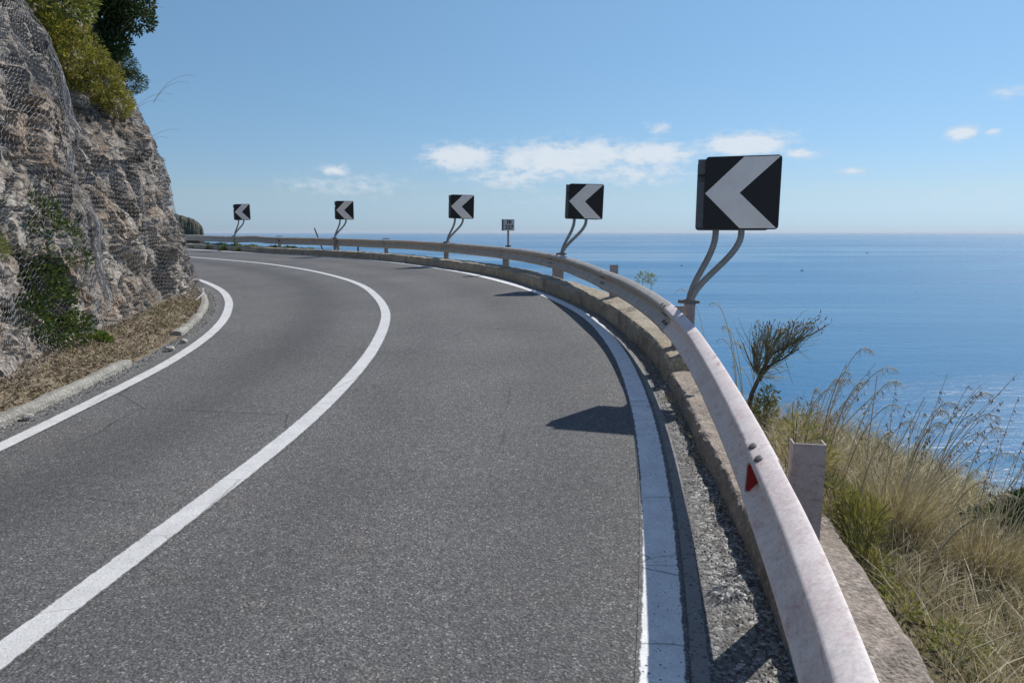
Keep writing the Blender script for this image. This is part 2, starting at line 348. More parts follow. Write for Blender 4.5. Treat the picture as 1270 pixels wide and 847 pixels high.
# ------------------------------------------------------------------ plan curves of the bend (metres)
CENTRE = Curve([(-3.7, -6), (-2.85, -2.8), (-2.35, 0), (-2.12, 1.5), (-2.02, 2.47), (-1.96, 2.94), (-1.8, 4.35), (-1.73, 5.06), (-1.69, 5.94), (-1.69, 6.94), (-1.75, 8.42), (-2, 10.69), (-2.27, 12.16), (-2.79, 14.09), (-3.56, 16.36), (-4.63, 18.63), (-6.54, 21.81), (-9.11, 25.26), (-11.85, 28.2), (-14.67, 31.0), (-19, 34.9), (-26, 40.3)], sig=.5)
LEFTE = Curve([(-5.4, -5.5), (-4.6, -2), (-4.12, 1), (-3.92, 3.2), (-3.89, 4.98), (-3.92, 5.63), (-3.97, 6.56), (-4.04, 7.56), (-4.11, 8.17), (-4.35, 9.52), (-4.76, 11.12), (-5.37, 12.88), (-5.9, 14.17), (-6.8, 16), (-8.08, 18.11), (-9.35, 19.9), (-11.5, 22.6), (-15, 25.9), (-21, 30.5)], sig=.4)
ROUT = Curve([(-2.3, -6), (-1.0, -3.2), (-.1, -.5), (.35, 1.05), (.63, 2.22), (.71, 2.6), (.93, 3.79), (1.16, 5.37), (1.32, 7.16), (1.37, 8.45), (1.33, 10.4), (1.18, 11.65), (.93, 13.0), (.33, 15.31), (-.84, 18.5), (-1.83, 20.6), (-3.8, 23.9), (-6.2, 27.1), (-9.01, 30.15), (-12.2, 33.1), (-18.4, 38.9), (-27, 46)], sig=.5)
KERB = Curve([(-1.75, -6), (-.5, -3.2), (.32, -.5), (.74, 1.05), (1.01, 2.15), (1.12, 2.75), (1.20, 3.4), (1.30, 4.51), (1.40, 5.3), (1.50, 6.4), (1.57, 7.2), (1.57, 8.4), (1.46, 10.6), (1.22, 12.15), (.6, 14.8), (-.41, 18.1), (-2.43, 21.83), (-4.6, 25.2), (-8.8, 29.9), (-10.94, 31.9), (-18.8, 40), (-28, 48)], sig=.5)
RAIL = Curve([(a * 1.079, b * 1.079) for a, b in [(-1.75, -6), (-.6, -3.2), (.2, -.6), (.5, .45), (.7, 1.18), (.78, 1.5), (.86, 1.9), (.93, 2.25), (1.02, 2.74), (1.19, 3.77), (1.385, 5.16), (1.5, 6.39), (1.54, 8.21), (1.43, 9.93), (1.24, 11.92), (.95, 14.04), (-.19, 17.6), (-2.03, 21.22), (-4.46, 24.75), (-7.67, 28.2), (-12.93, 33.2), (-19.07, 39.9), (-28, 47.6)]], sig=.45)
LKERB = Curve([(-6.0, -5.5), (-5.15, -2), (-4.6, 1), (-4.4, 3), (-4.3, 4.5), (-4.25, 5.52), (-4.26, 6.03), (-4.32, 6.6), (-4.47, 8.0), (-4.84, 9.96), (-5.36, 11.77), (-6.18, 13.84), (-7.23, 15.89), (-8.8, 18.3), (-11.2, 21.4), (-15, 25.2), (-21, 29.9)], sig=.35)
BASE = Curve([(-6.7, -5.5), (-5.8, -2), (-5.2, 1), (-4.95, 4), (-4.92, 6.2), (-5.25, 7.5), (-5.6, 9.15), (-5.95, 10.9), (-6.4, 12.9), (-7.22, 15.3), (-9.2, 18.3), (-12, 21.6), (-16, 25.4), (-22, 30)], sig=.5)

# ------------------------------------------------------------------ road, markings, verge
def ruled(A, B, n, m, sa=(0, 1), sb=(0, 1)):
    a = A.at(np.linspace(sa[0], sa[1], n) * A.L)[0]; b = B.at(np.linspace(sb[0], sb[1], n) * B.L)[0]
    w = np.linspace(0, 1, m)[None, :, None]; return a[:, None] * (1 - w) + b[:, None] * w
g = ruled(LKERB, KERB, 260, 90); XY = g.reshape(-1, 2)
mb = MB(); mb.add(np.c_[XY, plane(XY[:, 0], XY[:, 1])], grid_faces(260, 90)[:, ::-1])
lane = CENTRE.dist(XY); vr = -ROUT.dist(XY); vl = LEFTE.dist(XY) - .10
road = tag(build('road', mb, M['asphalt'], attrs=dict(lane=lane, verge=np.clip(np.maximum(vr, vl * .6), -1, 1.5))), 'grey asphalt road bending left around the cliff, white painted lines', 'road', kind='structure')
def stripe(name, curve, off, w, m, z=.004, s0=0., s1=None):
    s = np.arange(s0, s1 or curve.L, .08); P, T, N = curve.at(s); w2 = w / .84                       # paint covers the middle 84 %
    o = np.linspace(-w2 / 2, w2 / 2, 5) + off; q = P[:, None] + N[:, None] * o[None, :, None]; q = q.reshape(-1, 2)
    b = MB(); b.add(np.c_[q, plane(q[:, 0], q[:, 1]) + z], grid_faces(len(s), 5)); return build(name, b, m, road, attrs=dict(across=np.tile(np.linspace(0, 1, 5), len(s))))
stripe('centre_line', CENTRE, 0, .155, M['paint'])['label'] = 'continuous white centre line'
stripe('edge_line', LEFTE, 0, .15, M['paint'])['label'] = 'white edge line on the cliff side'
stripe('edge_line', ROUT, .085, .165, M['paint_worn'], .004)['label'] = 'pitted white edge line beside the guardrail'
stripe('old_edge_line', ROUT, -.052, .062, M['paint_old'])['label'] = 'worn remains of an older edge line'

g = ruled(LKERB, BASE, 420, 24); XY = g.reshape(-1, 2); fr = np.tile(np.linspace(0, 1, 24), 420)
XYo = XY.copy(); dirn = (g[:, -1] - g[:, 0]); dirn /= np.linalg.norm(dirn, axis=1)[:, None]
g2 = g + (np.clip(np.linspace(0, 1, 24) - .8, 0, 1) * 5)[None, :, None] * dirn[:, None, :] ; XY = g2.reshape(-1, 2)
P3 = np.c_[XY * 1.3, 0 * fr]
vz = plane(XY[:, 0], XY[:, 1]) + .012 + .20 * ss(.12, 1, fr) + (fbm(P3 * 3, 4, 3) - .45) * .09 * ss(0, .35, fr)
mb = MB(); mb.add(np.c_[XY, vz], grid_faces(420, 24))
tag(build('verge_ground', mb, M['soil'], smooth=True), 'strip of dry brown soil between the road and the netted cliff', 'ground', kind='structure')
def verge_z(x, y, f): return plane(x, y) + .012 + .20 * ss(.12, 1, f)

# ------------------------------------------------------------------ kerbs
def kerb(name, curve, s0, s1, prof, m, rough, label, cat, step=.035, sub=.03, lift=0., grp=None):
    prof = np.array(prof, float); d = np.r_[0, np.cumsum(np.hypot(*np.diff(prof, axis=0).T))]; n = max(8, int(d[-1] / sub)); u = np.sort(np.r_[np.linspace(0, d[-1], n), d[1:-1]])
    pr = np.stack([np.interp(u, d, prof[:, 0]), np.interp(u, d, prof[:, 1])], 1)
    s = np.arange(s0, s1, step); P, T, N = curve.at(s)
    X = P[:, None] - N[:, None] * pr[None, :, 0, None] * (1 if curve is KERB else -1); V = np.dstack([X, plane(X[..., 0], X[..., 1]) + pr[None, :, 1]]).reshape(-1, 3)
    d1 = (fbm(V * 5, 4, 5) - .5) * rough * 2.2 + (fbm(V * 22, 3, 9) - .5) * rough * 1.1
    cut = np.clip(.40 - fbm(V * 2.7, 4, 21), 0, 1) * rough * 9
    top = np.tile((pr[:, 1] > .03).astype(float), len(s)); V[:, 2] += (d1 - cut) * top
    nn = np.repeat(N, len(pr), 0) * (-1 if curve is KERB else 1); V[:, :2] -= nn * ((d1 - cut * .6) * (np.tile(pr[:, 0], len(s)) < .1))[:, None]
    b = MB(); k = len(pr); b.add(V, [grid_faces(len(s), k)[:, ::(-1 if curve is not KERB else 1)], np.arange(k)[None], (np.arange(k) + (len(s) - 1) * k)[None, ::-1]])
    return tag(build(name, b, m, smooth=True, auto=50), label, cat, grp)
sk = KERB.near(1.50, 6.42)
kerb('concrete_kerb', KERB, .1, sk, [(-.004, -.05), (.0, .12), (.02, .148), (.20, .155), (.375, .15), (.405, .12), (.42, -.35)], M['kerb_near'], .022, 'low crumbling pinkish concrete kerb under the nearest stretch of guardrail', 'kerb')
kerb('concrete_kerb', KERB, sk + .10, KERB.L - .1, [(-.006, -.05), (.0, .20), (.03, .245), (.2, .25), (.40, .248), (.43, .20), (.45, -.40)], M['kerb_far'], .017, 'taller weathered tan concrete kerb curving along the far outside of the bend', 'kerb', step=.06, sub=.035)
arch = [(-.01, -.05), (.0, .045), (.02, .075), (.06, .085), (.12, .078), (.15, .04), (.16, -.05)]
kerb('concrete_kerb', LKERB, LKERB.near(-4.6, .4), LKERB.near(-4.43, 7.85), arch, M['kerb_in'], .016, 'straight grey concrete kerb in dry litter, nearest the camera at cliff foot', 'kerb', sub=.02)
kerb('concrete_kerb', LKERB, LKERB.near(-4.84, 9.8), LKERB.near(-7.6, 16.4), arch, M['kerb_in'], .016, 'curved pale concrete kerb rounding the foot of the cliff corner', 'kerb', sub=.02)

# ------------------------------------------------------------------ guardrail
RT = .72                                                # top edge above the road
def rail_z(P): 
    z = plane(P[..., 0], P[..., 1]) + RT
    b = np.exp(-((P[..., 0] + 13.05) / 1.0) ** 2) * .055 + np.exp(-((P[..., 0] - .2) / .8) ** 2 - ((P[..., 1] - 18.3) / 2) ** 2) * .01
    return z + b + (fbm(np.c_[P.reshape(-1, 2) * .8, np.zeros(P.size // 2)], 2, 40).reshape(P.shape[:-1]) - .5) * .02
W = [(.000, 0), (.009, -.002), (.036, -.017), (.063, -.033), (.071, -.040), (.075, -.050), (.075, -.063), (.069, -.078), (.040, -.110), (.013, -.140), (.006, -.152)]
W = np.array(W + [(a, -.330 - b) for a, b in W[::-1]])
rail = empty('guardrail', (*RAIL.at(RAIL.near(1.02, 2.42))[0], 0), 0, 'long corrugated steel guardrail curving along the cliff edge', 'guardrail')
ro = Vector(rail.location)
def rbuild(name, mb, m, parent=rail, **k):
    mb.v = [v - np.array(ro) for v in mb.v]; return build(name, mb, m, parent, **k)
posts_xy = [(-.95, -4.1), (.22, -.55), (1.0, 2.47), (1.5, 6.5), (1.42, 10.3), (.83, 14.5), (-.28, 17.75), (-2.05, 21.4), (-4.55, 25.0), (-7.0, 27.6), (-10.4, 30.9), (-13.7, 33.9), (-17.2, 37.8), (-21, 41.6)]
sp = [RAIL.near(p[0] * 1.079, p[1] * 1.079) for p in posts_xy]
bolt_proto = None
for i in range(-1, len(sp)):
    a = (sp[i] if i >= 0 else 0.05) - .16; b = (sp[i + 1] if i + 1 < len(sp) else RAIL.L) + .16
    a = max(a, .02); b = min(b, RAIL.L - .02)
    s = np.r_[np.arange(a, b, .06), b]; P, T, N = RAIL.at(s); k = .0045 if i % 2 else 0.
    X = P[:, None] + N[:, None] * (W[None, :, 0, None] + k); Z = rail_z(P)[:, None] + W[None, :, 1]
    dent = (fbm(np.c_[X.reshape(-1, 2) * 1.7, Z.ravel() * 4], 3, 60) - .5).reshape(Z.shape) * .008; X = X + N[:, None] * dent[..., None]
    V = np.dstack([X, Z]); Vb = np.dstack([X - N[:, None] * .0035, Z])
    n, m_ = Z.shape; mb = MB(); v, f = loft(np.concatenate([V, Vb[:, ::-1]], 1), True, True); mb.add(v, f)
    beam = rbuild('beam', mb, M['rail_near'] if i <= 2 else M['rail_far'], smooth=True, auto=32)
    if i <= 2: beam['label'] = 'bleached pinkish beam of the near stretch'
    if i < 0: continue
    for ds in (-.085, .06):
        for wi, (zo, no) in enumerate(((-.026, .050), (-.122, .040), (-.205, .036), (-.300, .052))):
            if (i > 8 and wi in (0, 3)) or (i == 2 and wi > 0): continue
            Pb, Tb, Nb = RAIL.at(sp[i] + ds); c = np.array([*(Pb + Nb * (no + .010)), float(rail_z(Pb)) + zo])
            if bolt_proto is None:
                mb = MB(); mb.add(*loft(np.array([[(rr * 1.5 * math.cos(q), rr * math.sin(q), zz) for q in np.arange(10) * math.pi / 5] for rr, zz in ((.020, -.006), (.0195, .001), (.014, .005), (.006, .0065))]), True, True))
                bo = build('bolt', mb, M['bolt'], beam, smooth=True, auto=50); bolt_proto = bo
            else: bo = link_copy(bolt_proto, beam)
            nrm = Vector((Nb[0] * .62, Nb[1] * .62, .78 if wi in (0, 2) else -.78)); q = nrm.to_track_quat('Z', 'Y')
            bo.rotation_mode = 'QUATERNION'; bo.location = Vector(c) - ro
            xd = Vector((Tb[0], Tb[1], 0)); yd = nrm.normalized().cross(xd).normalized(); 
            from mathutils import Matrix
            bo.rotation_quaternion = Matrix((xd, yd, nrm.normalized())).transposed().to_quaternion()
# C-section posts, web across the rail, open away from the camera
def cpost(s, out, top, wdt=.125, dep=.07, name='post', m='post'):
    P, T, N = RAIL.at(s); c = P - N * out; z0 = plane(*c) + .05; th = .006
    sec = [(-wdt / 2, dep), (-wdt / 2, 0), (wdt / 2, 0), (wdt / 2, dep), (wdt / 2 - th, dep), (wdt / 2 - th, th), (-wdt / 2 + th, th), (-wdt / 2 + th, dep)]
    rows = []
    for z in np.linspace(z0, plane(*c) + top, 4): rows.append([[*(c - N * a + T * b), z] for a, b in sec])
    v, f = loft(np.array(rows), True, False); b = MB(); b.add(v, f); k = 8 * 3
    b.f.append(np.array([[0, 1, 6, 7], [1, 2, 5, 6], [2, 3, 4, 5]]) + k)
    return rbuild(name, b, M[m])
for i, s in enumerate(sp):
    tall = {2: .735, 4: .785}.get(i, .67); cpost(s + (.06 if i != 2 else .0), {2: .150, 4: .17}.get(i, .125), tall)
    if i in (8, 10):                                    # small flat cap seen above the far rail
        P, T, N = RAIL.at(s + .06); c = P - N * .12; b = MB(); b.add(*box((*c, float(rail_z(P)) + .035), (.26, .10, .03), math.atan2(T[1], T[0]) + 1.2, .006)); rbuild('post_cap', b, M['dark'])
    P, T, N = RAIL.at(s); b = MB(); b.add(*box((*(P - N * .028), float(rail_z(P)) - .165), (.09, .05, .12), math.atan2(T[1], T[0]), .006)); rbuild('spacer', b, M['dark'])
# extra thin dark stay between two posts
for (x, y) in ((-6.3, 28.85),):
    P, T, N = RAIL.at(RAIL.near(x, y)); c = P - N * .12; b = MB(); b.add(*tube([[*c, plane(*c) + .1], [*(c + T * -.03), plane(*c) + .56]], .035, 8)); rbuild('stay', b, M['dark'])
def reflector(s, label=None):
    P, T, N = RAIL.at(s); z = float(rail_z(P)) - .165; o = .012
    quad = [(o, .088), (.068, .046), (.072, -.070), (o, -.104)]
    def plateq(quad, t0, t1):
        r0 = [[*(P + N * a - T * t0), z + h] for a, h in quad]; r1 = [[*(P + N * a - T * t1), z + h] for a, h in quad]; return loft(np.array([r1, r0]), True, True)
    b = MB(); b.add(*plateq([(a * 1.04, h * 1.06) for a, h in quad], 0, .006)); rf = rbuild('reflector', b, M['redrim'])
    b = MB(); b.add(*plateq([(a * .97 + .001, h * .92) for a, h in quad], .0065, .010)); l = rbuild('lens', b, M['red'], rf)
    return rf
reflector(RAIL.near(1.10, 2.74)); reflector(RAIL.near(-11.05, 33.2))

# ------------------------------------------------------------------ chevron signs
def rrect(w, h, r, n=5, z=0):
    p = []
    for cx, cz, a0 in ((w / 2 - r, h / 2 - r, 0), (-w / 2 + r, h / 2 - r, 90), (-w / 2 + r, -h / 2 + r, 180), (w / 2 - r, -h / 2 + r, 270)):
        for k in range(n): a = R(a0 + 90 * k / (n - 1)); p.append((cx + r * math.cos(a), cz + r * math.sin(a)))
    return p
def slab(outline, y0, y1, bev=0.):
    rows = []
    o = np.array(outline); c = o.mean(0)
    for y, k in ((y0, 1 - bev), (y0 + (y1 - y0) * .25, 1), (y1, 1)) if bev else ((y0, 1), (y1, 1)): rows.append([(c[0] + (a - c[0]) * k, y, c[1] + (b_ - c[1]) * k) for a, b_ in o])
    return loft(np.array(rows)[::-1], True, True)
SGN = .72
def make_sign():
    root = empty('chevron_sign', (0, 0, 0))
    cx, cz = .46, .72 + .36                               # panel centre from the top of the base post
    b = MB(); v, f = slab(rrect(SGN, SGN, .035), -.018, .014, .006); b.add(v + [cx, 0, cz], f); fp = build('front_panel', b, M['black'], root, smooth=True, auto=40)
    # rolled rim, chevron sits just proud of the black face
    h = SGN / 2
    up = [(-h + .008, .0), (-.02, .0), (h - .012, h - .012), (.006, h - .012)]; lo = [(-h + .008, 0), (-.004, -h + .012), (h - .02, -h + .012), (-.02, 0)]
    b = MB()
    for q in (up, lo):
        v = [(a + cx, -.0215, z + cz) for a, z in q] + [(a + cx, -.017, z + cz) for a, z in q]
        n = [0, 1, 2, 3]; b.add(v, [np.array([n if q is up else n]), np.array([[4 + k for k in n[::-1]]]), np.array([[k, 4 + k, 4 + (k + 1) % 4, (k + 1) % 4] for k in range(4)])])
    build('chevron', b, M['white'], root)
    b = MB()
    v, f = slab(rrect(SGN, SGN * .97, .035), .105, .13, .006); v = v + [cx, 0, cz]; b.add(v - [.085, 0, .02], f); bp = build('back_panel', b, M['cap'], root, smooth=True, auto=40)
    for z in (-.2, .2):
        b = MB(); b.add(*box((cx - .02, .06, cz + z), (.42, .08, .04), 0, .004)); build('bracket', b, M['cap'], root)
    b = MB(); b.add(*box((cx - .36, .06, cz - .11), (.15, .085, .46), 0, .004)); b.add(*box((cx - .36, .06, cz + .265), (.15, .085, .15), 0, .004)); build('side_flange', b, M['cap'], root)
    def bend(x1, y1, x0, y0):
        t = np.linspace(0, 1, 26); e = ss(.05, .98, t) * .75 + t * .25
        x = x0 + (x1 - x0) * ss(.06, .88, t); y = y0 + (y1 - y0) * e; z = -.10 + (.78 + .10) * t
        z2 = np.r_[z, .95, cz + .22]; return np.c_[np.r_[x, x1, x1], np.r_[y, y1, y1], z2]
    b = MB(); b.add(*tube(bend(.475, .055, .012, -.03), .032, 12)); build('support_tube', b, M['tube'], root, smooth=True, auto=60)
    b = MB(); b.add(*tube(bend(.225, .055, -.012, .035), .032, 12)); build('support_tube', b, M['tube'], root, smooth=True, auto=60)
    b = MB(); b.add(*tube([(0, 0, -.72), (0, 0, -.4), (0, 0, .0)], .06, 14)); build('base_post', b, M['post'], root, smooth=True, auto=60)
    b = MB(); b.add(*tube([(0, 0, -.045), (0, 0, -.005)], .068, 14)); b.add(*box((-.085, 0, -.025), (.07, .05, .036), 0, .004)); b.add(*box((.075, 0, -.025), (.05, .03, .03), 0, .004)); build('clamp', b, M['bolt'], root, smooth=True, auto=50)
    return root
sign = make_sign(); G = 'black and white chevron signs along the outside of the bend'
def place_sign(root, x, y, ang, label, k=1., lean=0):
    s = RAIL.near(x, y); P = RAIL.at(s)[0]; root.location = (x, y, float(rail_z(P)) + .03); root.rotation_euler = (R(lean), R(lean), R(ang)); root.scale = (k, k, k); tag(root, label, 'road sign', G)
def copy_tree(o, parent=None):
    c = link_copy(o, parent)
    for ch in [x for x in bpy.data.objects if x.parent == o]: copy_tree(ch, c)
    return c
rest = [(1.12, 15.42, -12, 'second largest chevron sign, right of the small kilometre plate', 1.05, 2), (-2.15, 22.9, -4, 'chevron sign just left of the small kilometre plate', 1.06, 2), (-7.6, 29.6, -8, 'chevron sign between the thin leaning stick and the far bend', 1.07, 1), (-14.7, 36.6, -2, 'smallest chevron sign nearest the cliff, by the raised bump in the rail', 1.13, -1)]
kids = [copy_tree(sign) for _ in rest]
place_sign(sign, 1.74, 6.66, -19, 'largest chevron sign standing on two bent tubes above the sea', .935, 0); sign.location.z += .045
for o, a in zip(kids, rest): place_sign(o, *a)

# kilometre plate
P, T, N = RAIL.at(RAIL.near(-.27, 19.1)); c = P - N * .16; zt = float(rail_z(P))
km = empty('kilometre_sign', (*c, plane(*c) + .2), 0, 'small grey kilometre plate reading III 227 on a thin pole', 'road sign')
lz = zt - km.location.z
b = MB(); b.add(*tube([(0, 0, -.1), (0, 0, lz + .58)], .030, 10)); build('pole', b, M['tube'], km, smooth=True, auto=60)
b = MB(); b.add(*box((0, 0, lz + .02), (.16, .12, .04), 0, .005)); build('pole_clamp', b, M['dark'], km)
b = MB(); b.add(*box((.02, -.040, lz + .60), (.30, .012, .31), 0, .004)); pl = build('plate', b, M['plate'], km)
b = MB(); b.add(*box((-.155, .03, lz + .60), (.05, .13, .31), 0, .004)); build('side_flange', b, M['cap'], km)
def text(body, size, loc, parent, m, sx=1.):
    cu = bpy.data.curves.new('lettering', 'FONT'); cu.body = body; cu.size = size; cu.align_x = 'CENTER'; cu.align_y = 'CENTER'; cu.extrude = .0015; cu.offset = .004; cu.materials.append(m)
    o = bpy.data.objects.new('lettering', cu); COL.objects.link(o); o.parent = parent; o.location = loc; o.rotation_euler = (R(90), 0, 0); o.scale = (sx, 1, 1)
    bpy.context.view_layer.update(); me = bpy.data.meshes.new_from_object(o.evaluated_get(bpy.context.evaluated_depsgraph_get())); n = bpy.data.objects.new('lettering', me); COL.objects.link(n)
    n.parent = parent; n.location = loc; n.rotation_euler = o.rotation_euler; n.scale = o.scale; bpy.data.objects.remove(o); return n
text('III', .13, (.03, -.049, lz + .675), pl, M['ink'], 1.35); text('227', .145, (.03, -.049, lz + .535), pl, M['ink'], 1.05)

# leaning stick behind the rail
P, T, N = RAIL.at(RAIL.near(-8.95, 30.95)); c = P - N * .2; b = MB()
b.add(*tube([(.26, 0, -.12), (.12, 0, .3), (-.12, 0, 1.0), (-.17, .02, 1.13)], [.035, .032, .03, .026], 8)); o = build('marker_stake', b, M['dark'], smooth=True, auto=60); o.location = (*c, plane(*c) + .02)
tag(o, 'thin dark stick leaning behind the far guardrail', 'stake')

# ------------------------------------------------------------------ cliff
u = np.unique(np.r_[np.arange(0, 4, .12), np.arange(4, BASE.near(-4.95, 4.6), .05), np.arange(BASE.near(-4.95, 4.6), BASE.near(-9.2, 18.6), .034), np.arange(BASE.near(-9.2, 18.6), BASE.L, .14)])
v = np.r_[np.arange(-.3, 5.6, .036), np.arange(5.6, 8.2, .09)]
P, T, N = BASE.at(u); U, Vv = np.meshgrid(u, v, indexing='ij'); Yb = P[:, 1][:, None] + 0 * Vv
def clean_lean(Yb, V):
    V = np.maximum(V, 0); far = ss(8.9, 10.2, Yb); b = .14 * V + far * .22 * np.maximum(V - 2.8, 0)
    gully = np.exp(-((Yb - 11.0) / 1.15) ** 2) * far; b = b + gully * (.55 * np.maximum(V - 2.6, 0) + .25 * ss(1.2, 3, V))
    top = np.where(Yb < 9.4, 7.2, 5.3); return b + 1.35 * np.maximum(V - top, 0) * far + 1.6 * np.maximum(V - 7.2, 0) * (1 - far)
lean = clean_lean(Yb, Vv)
bx = P[:, None, 0] - N[:, None, 0] * 0; CX = P[:, 0][:, None] + N[:, 0][:, None] * lean; CY = P[:, 1][:, None] + N[:, 1][:, None] * lean; CZ = plane(P[:, 0], P[:, 1])[:, None] + Vv * np.where((Yb > 9.4) & (Vv > 4.75), 1, 1)
Q = np.stack([CX, CY, CZ], -1).reshape(-1, 3)
rot = np.array([[.84, -.1, .53], [.1, .99, .02], [-.53, .02, .85]]); Qr = Q @ rot.T; Qw = Qr + (np.stack([fbm(Qr * 1.3 + k * 31, 3, 70 + k) for k in range(3)], 1) - .5) * .7
h1, e1 = facets(Qw * np.array([1.0, .75, .55]), 3, .42); h2, e2 = facets(Qw * np.array([2.6, 2.0, 1.5]) + 5, 17, .6); h3, e3 = facets(Qw * np.array([7, 5.5, 4.2]) + 9, 29, .6)
disp = (h1 - .5) * .30 + (h2 - .5) * .21 + (h3 - .5) * .10 + (fbm(Q * .5, 3, 80) - .5) * .5 + (fbm(Q * 9, 4, 85) - .5) * .09 - np.clip(.10 - e2, 0, 1) * .9 - np.clip(.07 - e3, 0, 1) * .22
D = (disp.reshape(U.shape)) * (.35 + .65 * ss(-.1, .7, Vv)) + .06 * ss(.5, 0, Vv)
cliff_v = np.stack([CX - N[:, 0][:, None] * D, CY - N[:, 1][:, None] * D, CZ + (fbm(Q * 2.1, 3, 95).reshape(U.shape) - .5) * .10], -1)
soil = (np.exp(-((Yb - 11.0) / 1.6) ** 2) * ss(2.0, 3.4, Vv)).ravel() + ss(4.4, 5.0, Vv).ravel() * ss(8.9, 10, Yb).ravel() + .35
mb = MB(); mb.add(cliff_v.reshape(-1, 3), grid_faces(len(u), len(v)))
tag(build('rock_cliff', mb, M['rock'], attrs=dict(soil=np.clip(soil, 0, 1))), 'steep tan and grey rock cliff on the inside of the bend', 'cliff', kind='structure')
# land above the cliff
top = cliff_v[::4, -1]; nb = N[::4]; rows = []
for k, (o_, z_) in enumerate(((0, 0), (1.5, .9), (4, 2.4), (9, 5), (20, 9), (45, 16))): rows.append(np.c_[top[:, 0] + nb[:, 0] * o_, top[:, 1] + nb[:, 1] * o_, top[:, 2] + z_ + (0 if k == 0 else 1) * (fbm(np.c_[top[:, :2] * .6, 0 * top[:, 0] + k], 3, 33) - .5) * .6])
rows = np.stack(rows, 1); mb = MB(); mb.add(rows.reshape(-1, 3), grid_faces(rows.shape[0], rows.shape[1])); tag(build('hillside', mb, M['slope'], smooth=True), 'scrubby hillside above the rock cliff', 'hill', kind='structure')

# wire nets draped over the cliff
def blur(A, k, ax):
    K = np.ones(2 * k + 1) / (2 * k + 1); p = [(0, 0)] * A.ndim; p[ax] = (k, k); return np.apply_along_axis(lambda r: np.convolve(r, K, 'valid'), ax, np.pad(A, p, 'edge'))
Dn = np.maximum(blur(blur(D, 9, 0), 9, 1) + .07, blur(blur(D, 3, 0), 3, 1) + .025)
Dn = blur(blur(Dn, 2, 0), 2, 1) + .02
def on_cliff(s, t, extra=0.):
    iu = np.interp(s, u, np.arange(len(u))); iv = np.interp(t, v, np.arange(len(v))); i0 = np.clip(iu.astype(int), 0, len(u) - 2); j0 = np.clip(iv.astype(int), 0, len(v) - 2); fu, fv = iu - i0, iv - j0
    def bl(A): return A[i0, j0] * (1 - fu) * (1 - fv) + A[i0 + 1, j0] * fu * (1 - fv) + A[i0, j0 + 1] * (1 - fu) * fv + A[i0 + 1, j0 + 1] * fu * fv
    d = bl(Dn) + extra; Pn = BASE.at(s)[2]; return np.stack([bl(CX) - Pn[:, 0] * d, bl(CY) - Pn[:, 1] * d, bl(CZ)], 1)
def hexnet(s0, s1, t0, t1, a, p, q, keep, bulge):
    hh = p + q; nr = int((t1 - t0) / hh) + 1; nc = int((s1 - s0) / a) + 1
    r, c = np.meshgrid(np.arange(nr), np.arange(nc), indexing='ij'); r = r.ravel(); c = c.ravel()
    x = s0 + (c + (r % 2) * .5) * a; y = t0 + r * hh
    A = np.concatenate([np.c_[x - a / 2, y - p / 2], np.c_[x - a / 2, y + p / 2], np.c_[x, y + p / 2 + q]]); B = np.concatenate([np.c_[x - a / 2, y + p / 2], np.c_[x, y + p / 2 + q], np.c_[x + a / 2, y + p / 2]])
    def warp(E):
        k = np.c_[E * 1.1, 0 * E[:, 0]]; n = np.stack([fbm(k, 3, 91), fbm(k, 3, 92)], 1) - .5; k2 = np.c_[E * 14., 0 * E[:, 0]]
        j = np.stack([vnoise(k2, 93), vnoise(k2, 94)], 1) - .5; return E + n * np.array([.5, .25]) + j * .03
    A0, B0 = A, B; A, B = warp(A), warp(B)
    m = keep(A[:, 0], A[:, 1]) & keep(B[:, 0], B[:, 1]) & (vnoise(np.c_[A0 * 3, 0 * A0[:, 0]], 99) > .03)
    A, B = A[m], B[m]; return on_cliff(A[:, 0], A[:, 1], bulge(A[:, 0], A[:, 1])), on_cliff(B[:, 0], B[:, 1], bulge(B[:, 0], B[:, 1]))
def sY(y): return float(np.interp(y, BASE.q[:, 1], BASE.s))
seam_t = lambda t: sY(9.25) + .10 * t
bul = lambda s, t: np.abs(fbm(np.c_[s * .9, t * .7, 0 * s], 2, 101) - .5) * .30 * ss(0, .6, t) + .10 * ss(.45, .1, t)
A, B = hexnet(sY(.8), sY(9.9), .02, 7.3, .070, .039, .031, lambda s, t: (s < seam_t(t)) & (t > .10), bul)
netA = empty('rockfall_net', (-5.3, 7.2, .2), 0, 'hexagonal wire net hanging over the near part of the cliff', 'rockfall net', 'rockfall nets draped on the cliff')
def nb_build(name, mb, m, par, **k):
    o = np.array(par.location); mb.v = [x - o for x in mb.v]; return build(name, mb, m, par, **k)
mb = MB(); mb.add(*edges_prisms(A, B, .0014)); nb_build('mesh', mb, M['wire'], netA)
A, B = hexnet(sY(9.0), sY(17.6), .02, 5.6, .070, .039, .031, lambda s, t: (s > seam_t(t) - .05) & (t > .08) & (t < np.where(s < sY(13.3), 3.35, 5.15) - .3 * vnoise(np.c_[s * 3, 0 * s, 0 * s], 5)), bul)
netB = empty('rockfall_net', (-6.4, 12.4, .3), 0, 'finer looking wire net wrapped round the far corner of the cliff', 'rockfall net', 'rockfall nets draped on the cliff')
mb = MB(); mb.add(*edges_prisms(A, B, .0014)); nb_build('mesh', mb, M['wire'], netB)
